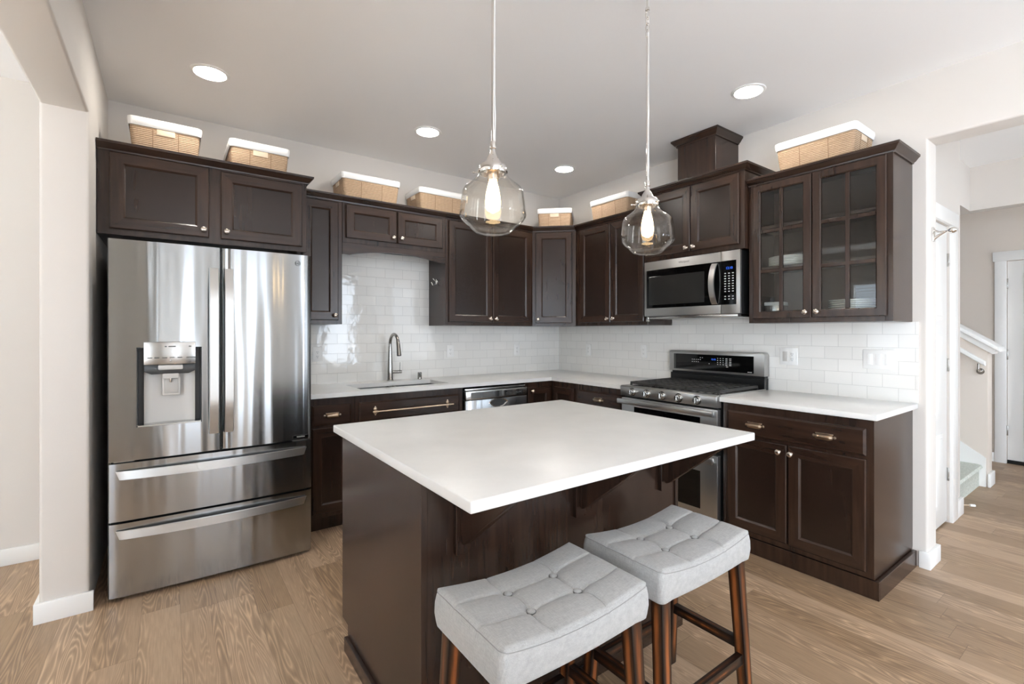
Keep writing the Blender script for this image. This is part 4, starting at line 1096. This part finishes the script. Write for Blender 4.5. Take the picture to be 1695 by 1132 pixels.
# ================================================================ recessed lights
rl = None
for x, y, lab in ((-3.195, -.745, 'round recessed ceiling light above the refrigerator'), (-1.889, -.749, 'round recessed ceiling light above the sink'),
                  (-.587, -.749, 'round recessed ceiling light near the far room corner'), (-.605, -2.42, 'round recessed ceiling light above the range and display cabinet')):
    if rl is None:
        rl = thing('recessed_light', lab, 'ceiling light', (x, y, CEIL), 0, 'recessed ceiling lights')
        MB().lathe([(.074, -.002), (.078, -.007), (.092, -.005), (.096, -.0005), (.074, -.0005)], 40, closed=True).build('trim_ring', 'trim', rl)
        MB().lathe([(0, -.003), (.0745, -.003), (.0745, -.001), (0, -.001)], 40).build('lens', 'lens', rl)
    else: dup(rl, (x, y, CEIL), lab)

# ================================================================ baskets
def make_basket(label, loc, rz, w, d, h, long_face):
    """open woven basket with a folded white liner; w along x, d along y, base at z 0"""
    o = thing('basket', label, 'basket', loc, rz, 'lined baskets on top of the cabinets')
    def ring(t, off=0.):
        k = .90 + .10 * t; a, b_ = w / 2 * k + off, d / 2 * k + off; r = .022; P = []
        for cx_, cy, a0 in ((a - r, b_ - r, 0), (-a + r, b_ - r, PI / 2), (-a + r, -b_ + r, PI), (a - r, -b_ + r, 3 * PI / 2)):
            for j in range(6): aa = a0 + PI / 2 * j / 5; P.append((cx_ + r * math.cos(aa), cy + r * math.sin(aa)))
        return P
    def shell(m, levels, closed_bottom):
        b = bmesh.new(); R = [[b.verts.new((x, y, z)) for x, y in ring(t, off)] for z, t, off in levels]; n = len(R[0])
        for A, B in zip(R, R[1:]):
            for k in range(n): b.faces.new((A[k], A[(k + 1) % n], B[(k + 1) % n], B[k]))
        if closed_bottom: b.faces.new(R[0]); b.faces.new(R[-1])
        bmesh.ops.recalc_face_normals(b, faces=b.faces); m._take(b)
    hb = h - .012
    m = MB(); shell(m, [(0, 0, 0)] + [(hb * k / 8, k / 8, .003 * math.sin(PI * k / 8)) for k in range(1, 9)] + [(hb, 1, -.01), (.02, .05, -.012)], True); bd = m.build('woven_body', 'wicker', o, 50)
    m = MB(); shell(m, [(h - .048, .78, .006), (h - .046, .78, .009), (h - .02, .92, .010), (h - .004, 1, .008), (h, 1, .003), (h - .002, 1, -.010), (h - .07, .7, -.014), (.03, .1, -.016)], False); m.build('cloth_liner', 'linen', o, 50)
    m = MB()
    for s in (-1, 1):
        for f in (-.18, .18):
            for (L, T, ax) in ((w, d, 0), (d, w, 1)):
                pts = []
                for k in range(6):
                    t = k / 5 * .78; q = (f * L, s * (T / 2 * (.90 + .10 * t) + .003)); p = (q[0], q[1]) if ax == 0 else (q[1], q[0]); pts.append((p[0], p[1], t * hb))
                m.tube(pts, .002, 6)
    m.build('stitching', 'binding', bd)
    # handle slots show the liner on the two short faces
    for s in (-1, 1):
        t = .60; m = MB()
        if w <= d: y = s * (d / 2 * (.9 + .1 * t) + .003); m.box(-.042, .042, y - .006, y + .004, h - .082, h - .046, .004)
        else: x = s * (w / 2 * (.9 + .1 * t) + .003); m.box(x - .006, x + .004, -.042, .042, h - .082, h - .046, .004)
        m.build('handle_slot', 'linen_tan', o)
    return o
ZB = ZT + .0005
k1 = make_basket('lined basket at left end above the refrigerator, by the wall', (-3.391, -.33, ZB), 0, .322, .43, .21, False)
dup(k1, (-2.915, -.30, ZB), 'lined basket above the right half of the refrigerator cabinet')
k3 = make_basket('long lined basket above the sink cabinet, left of the pendant', (-2.138, -.163, ZB), 0, .436, .285, .21, True)
dup(k3, (-1.53, -.163, ZB), 'long lined basket on the cabinet tops partly behind the left pendant')
dup(k1, (-.272, -.272, ZB), 'small-looking lined basket end-on in the room corner', -PI / 4)
dup(k3, (-.163, -1.005, ZB), 'long lined basket between the corner and the microwave cabinet', -PI / 2)
dup(k3, (-.163, -2.655, ZB), 'long lined basket on top of the glass display cabinet', -PI / 2)
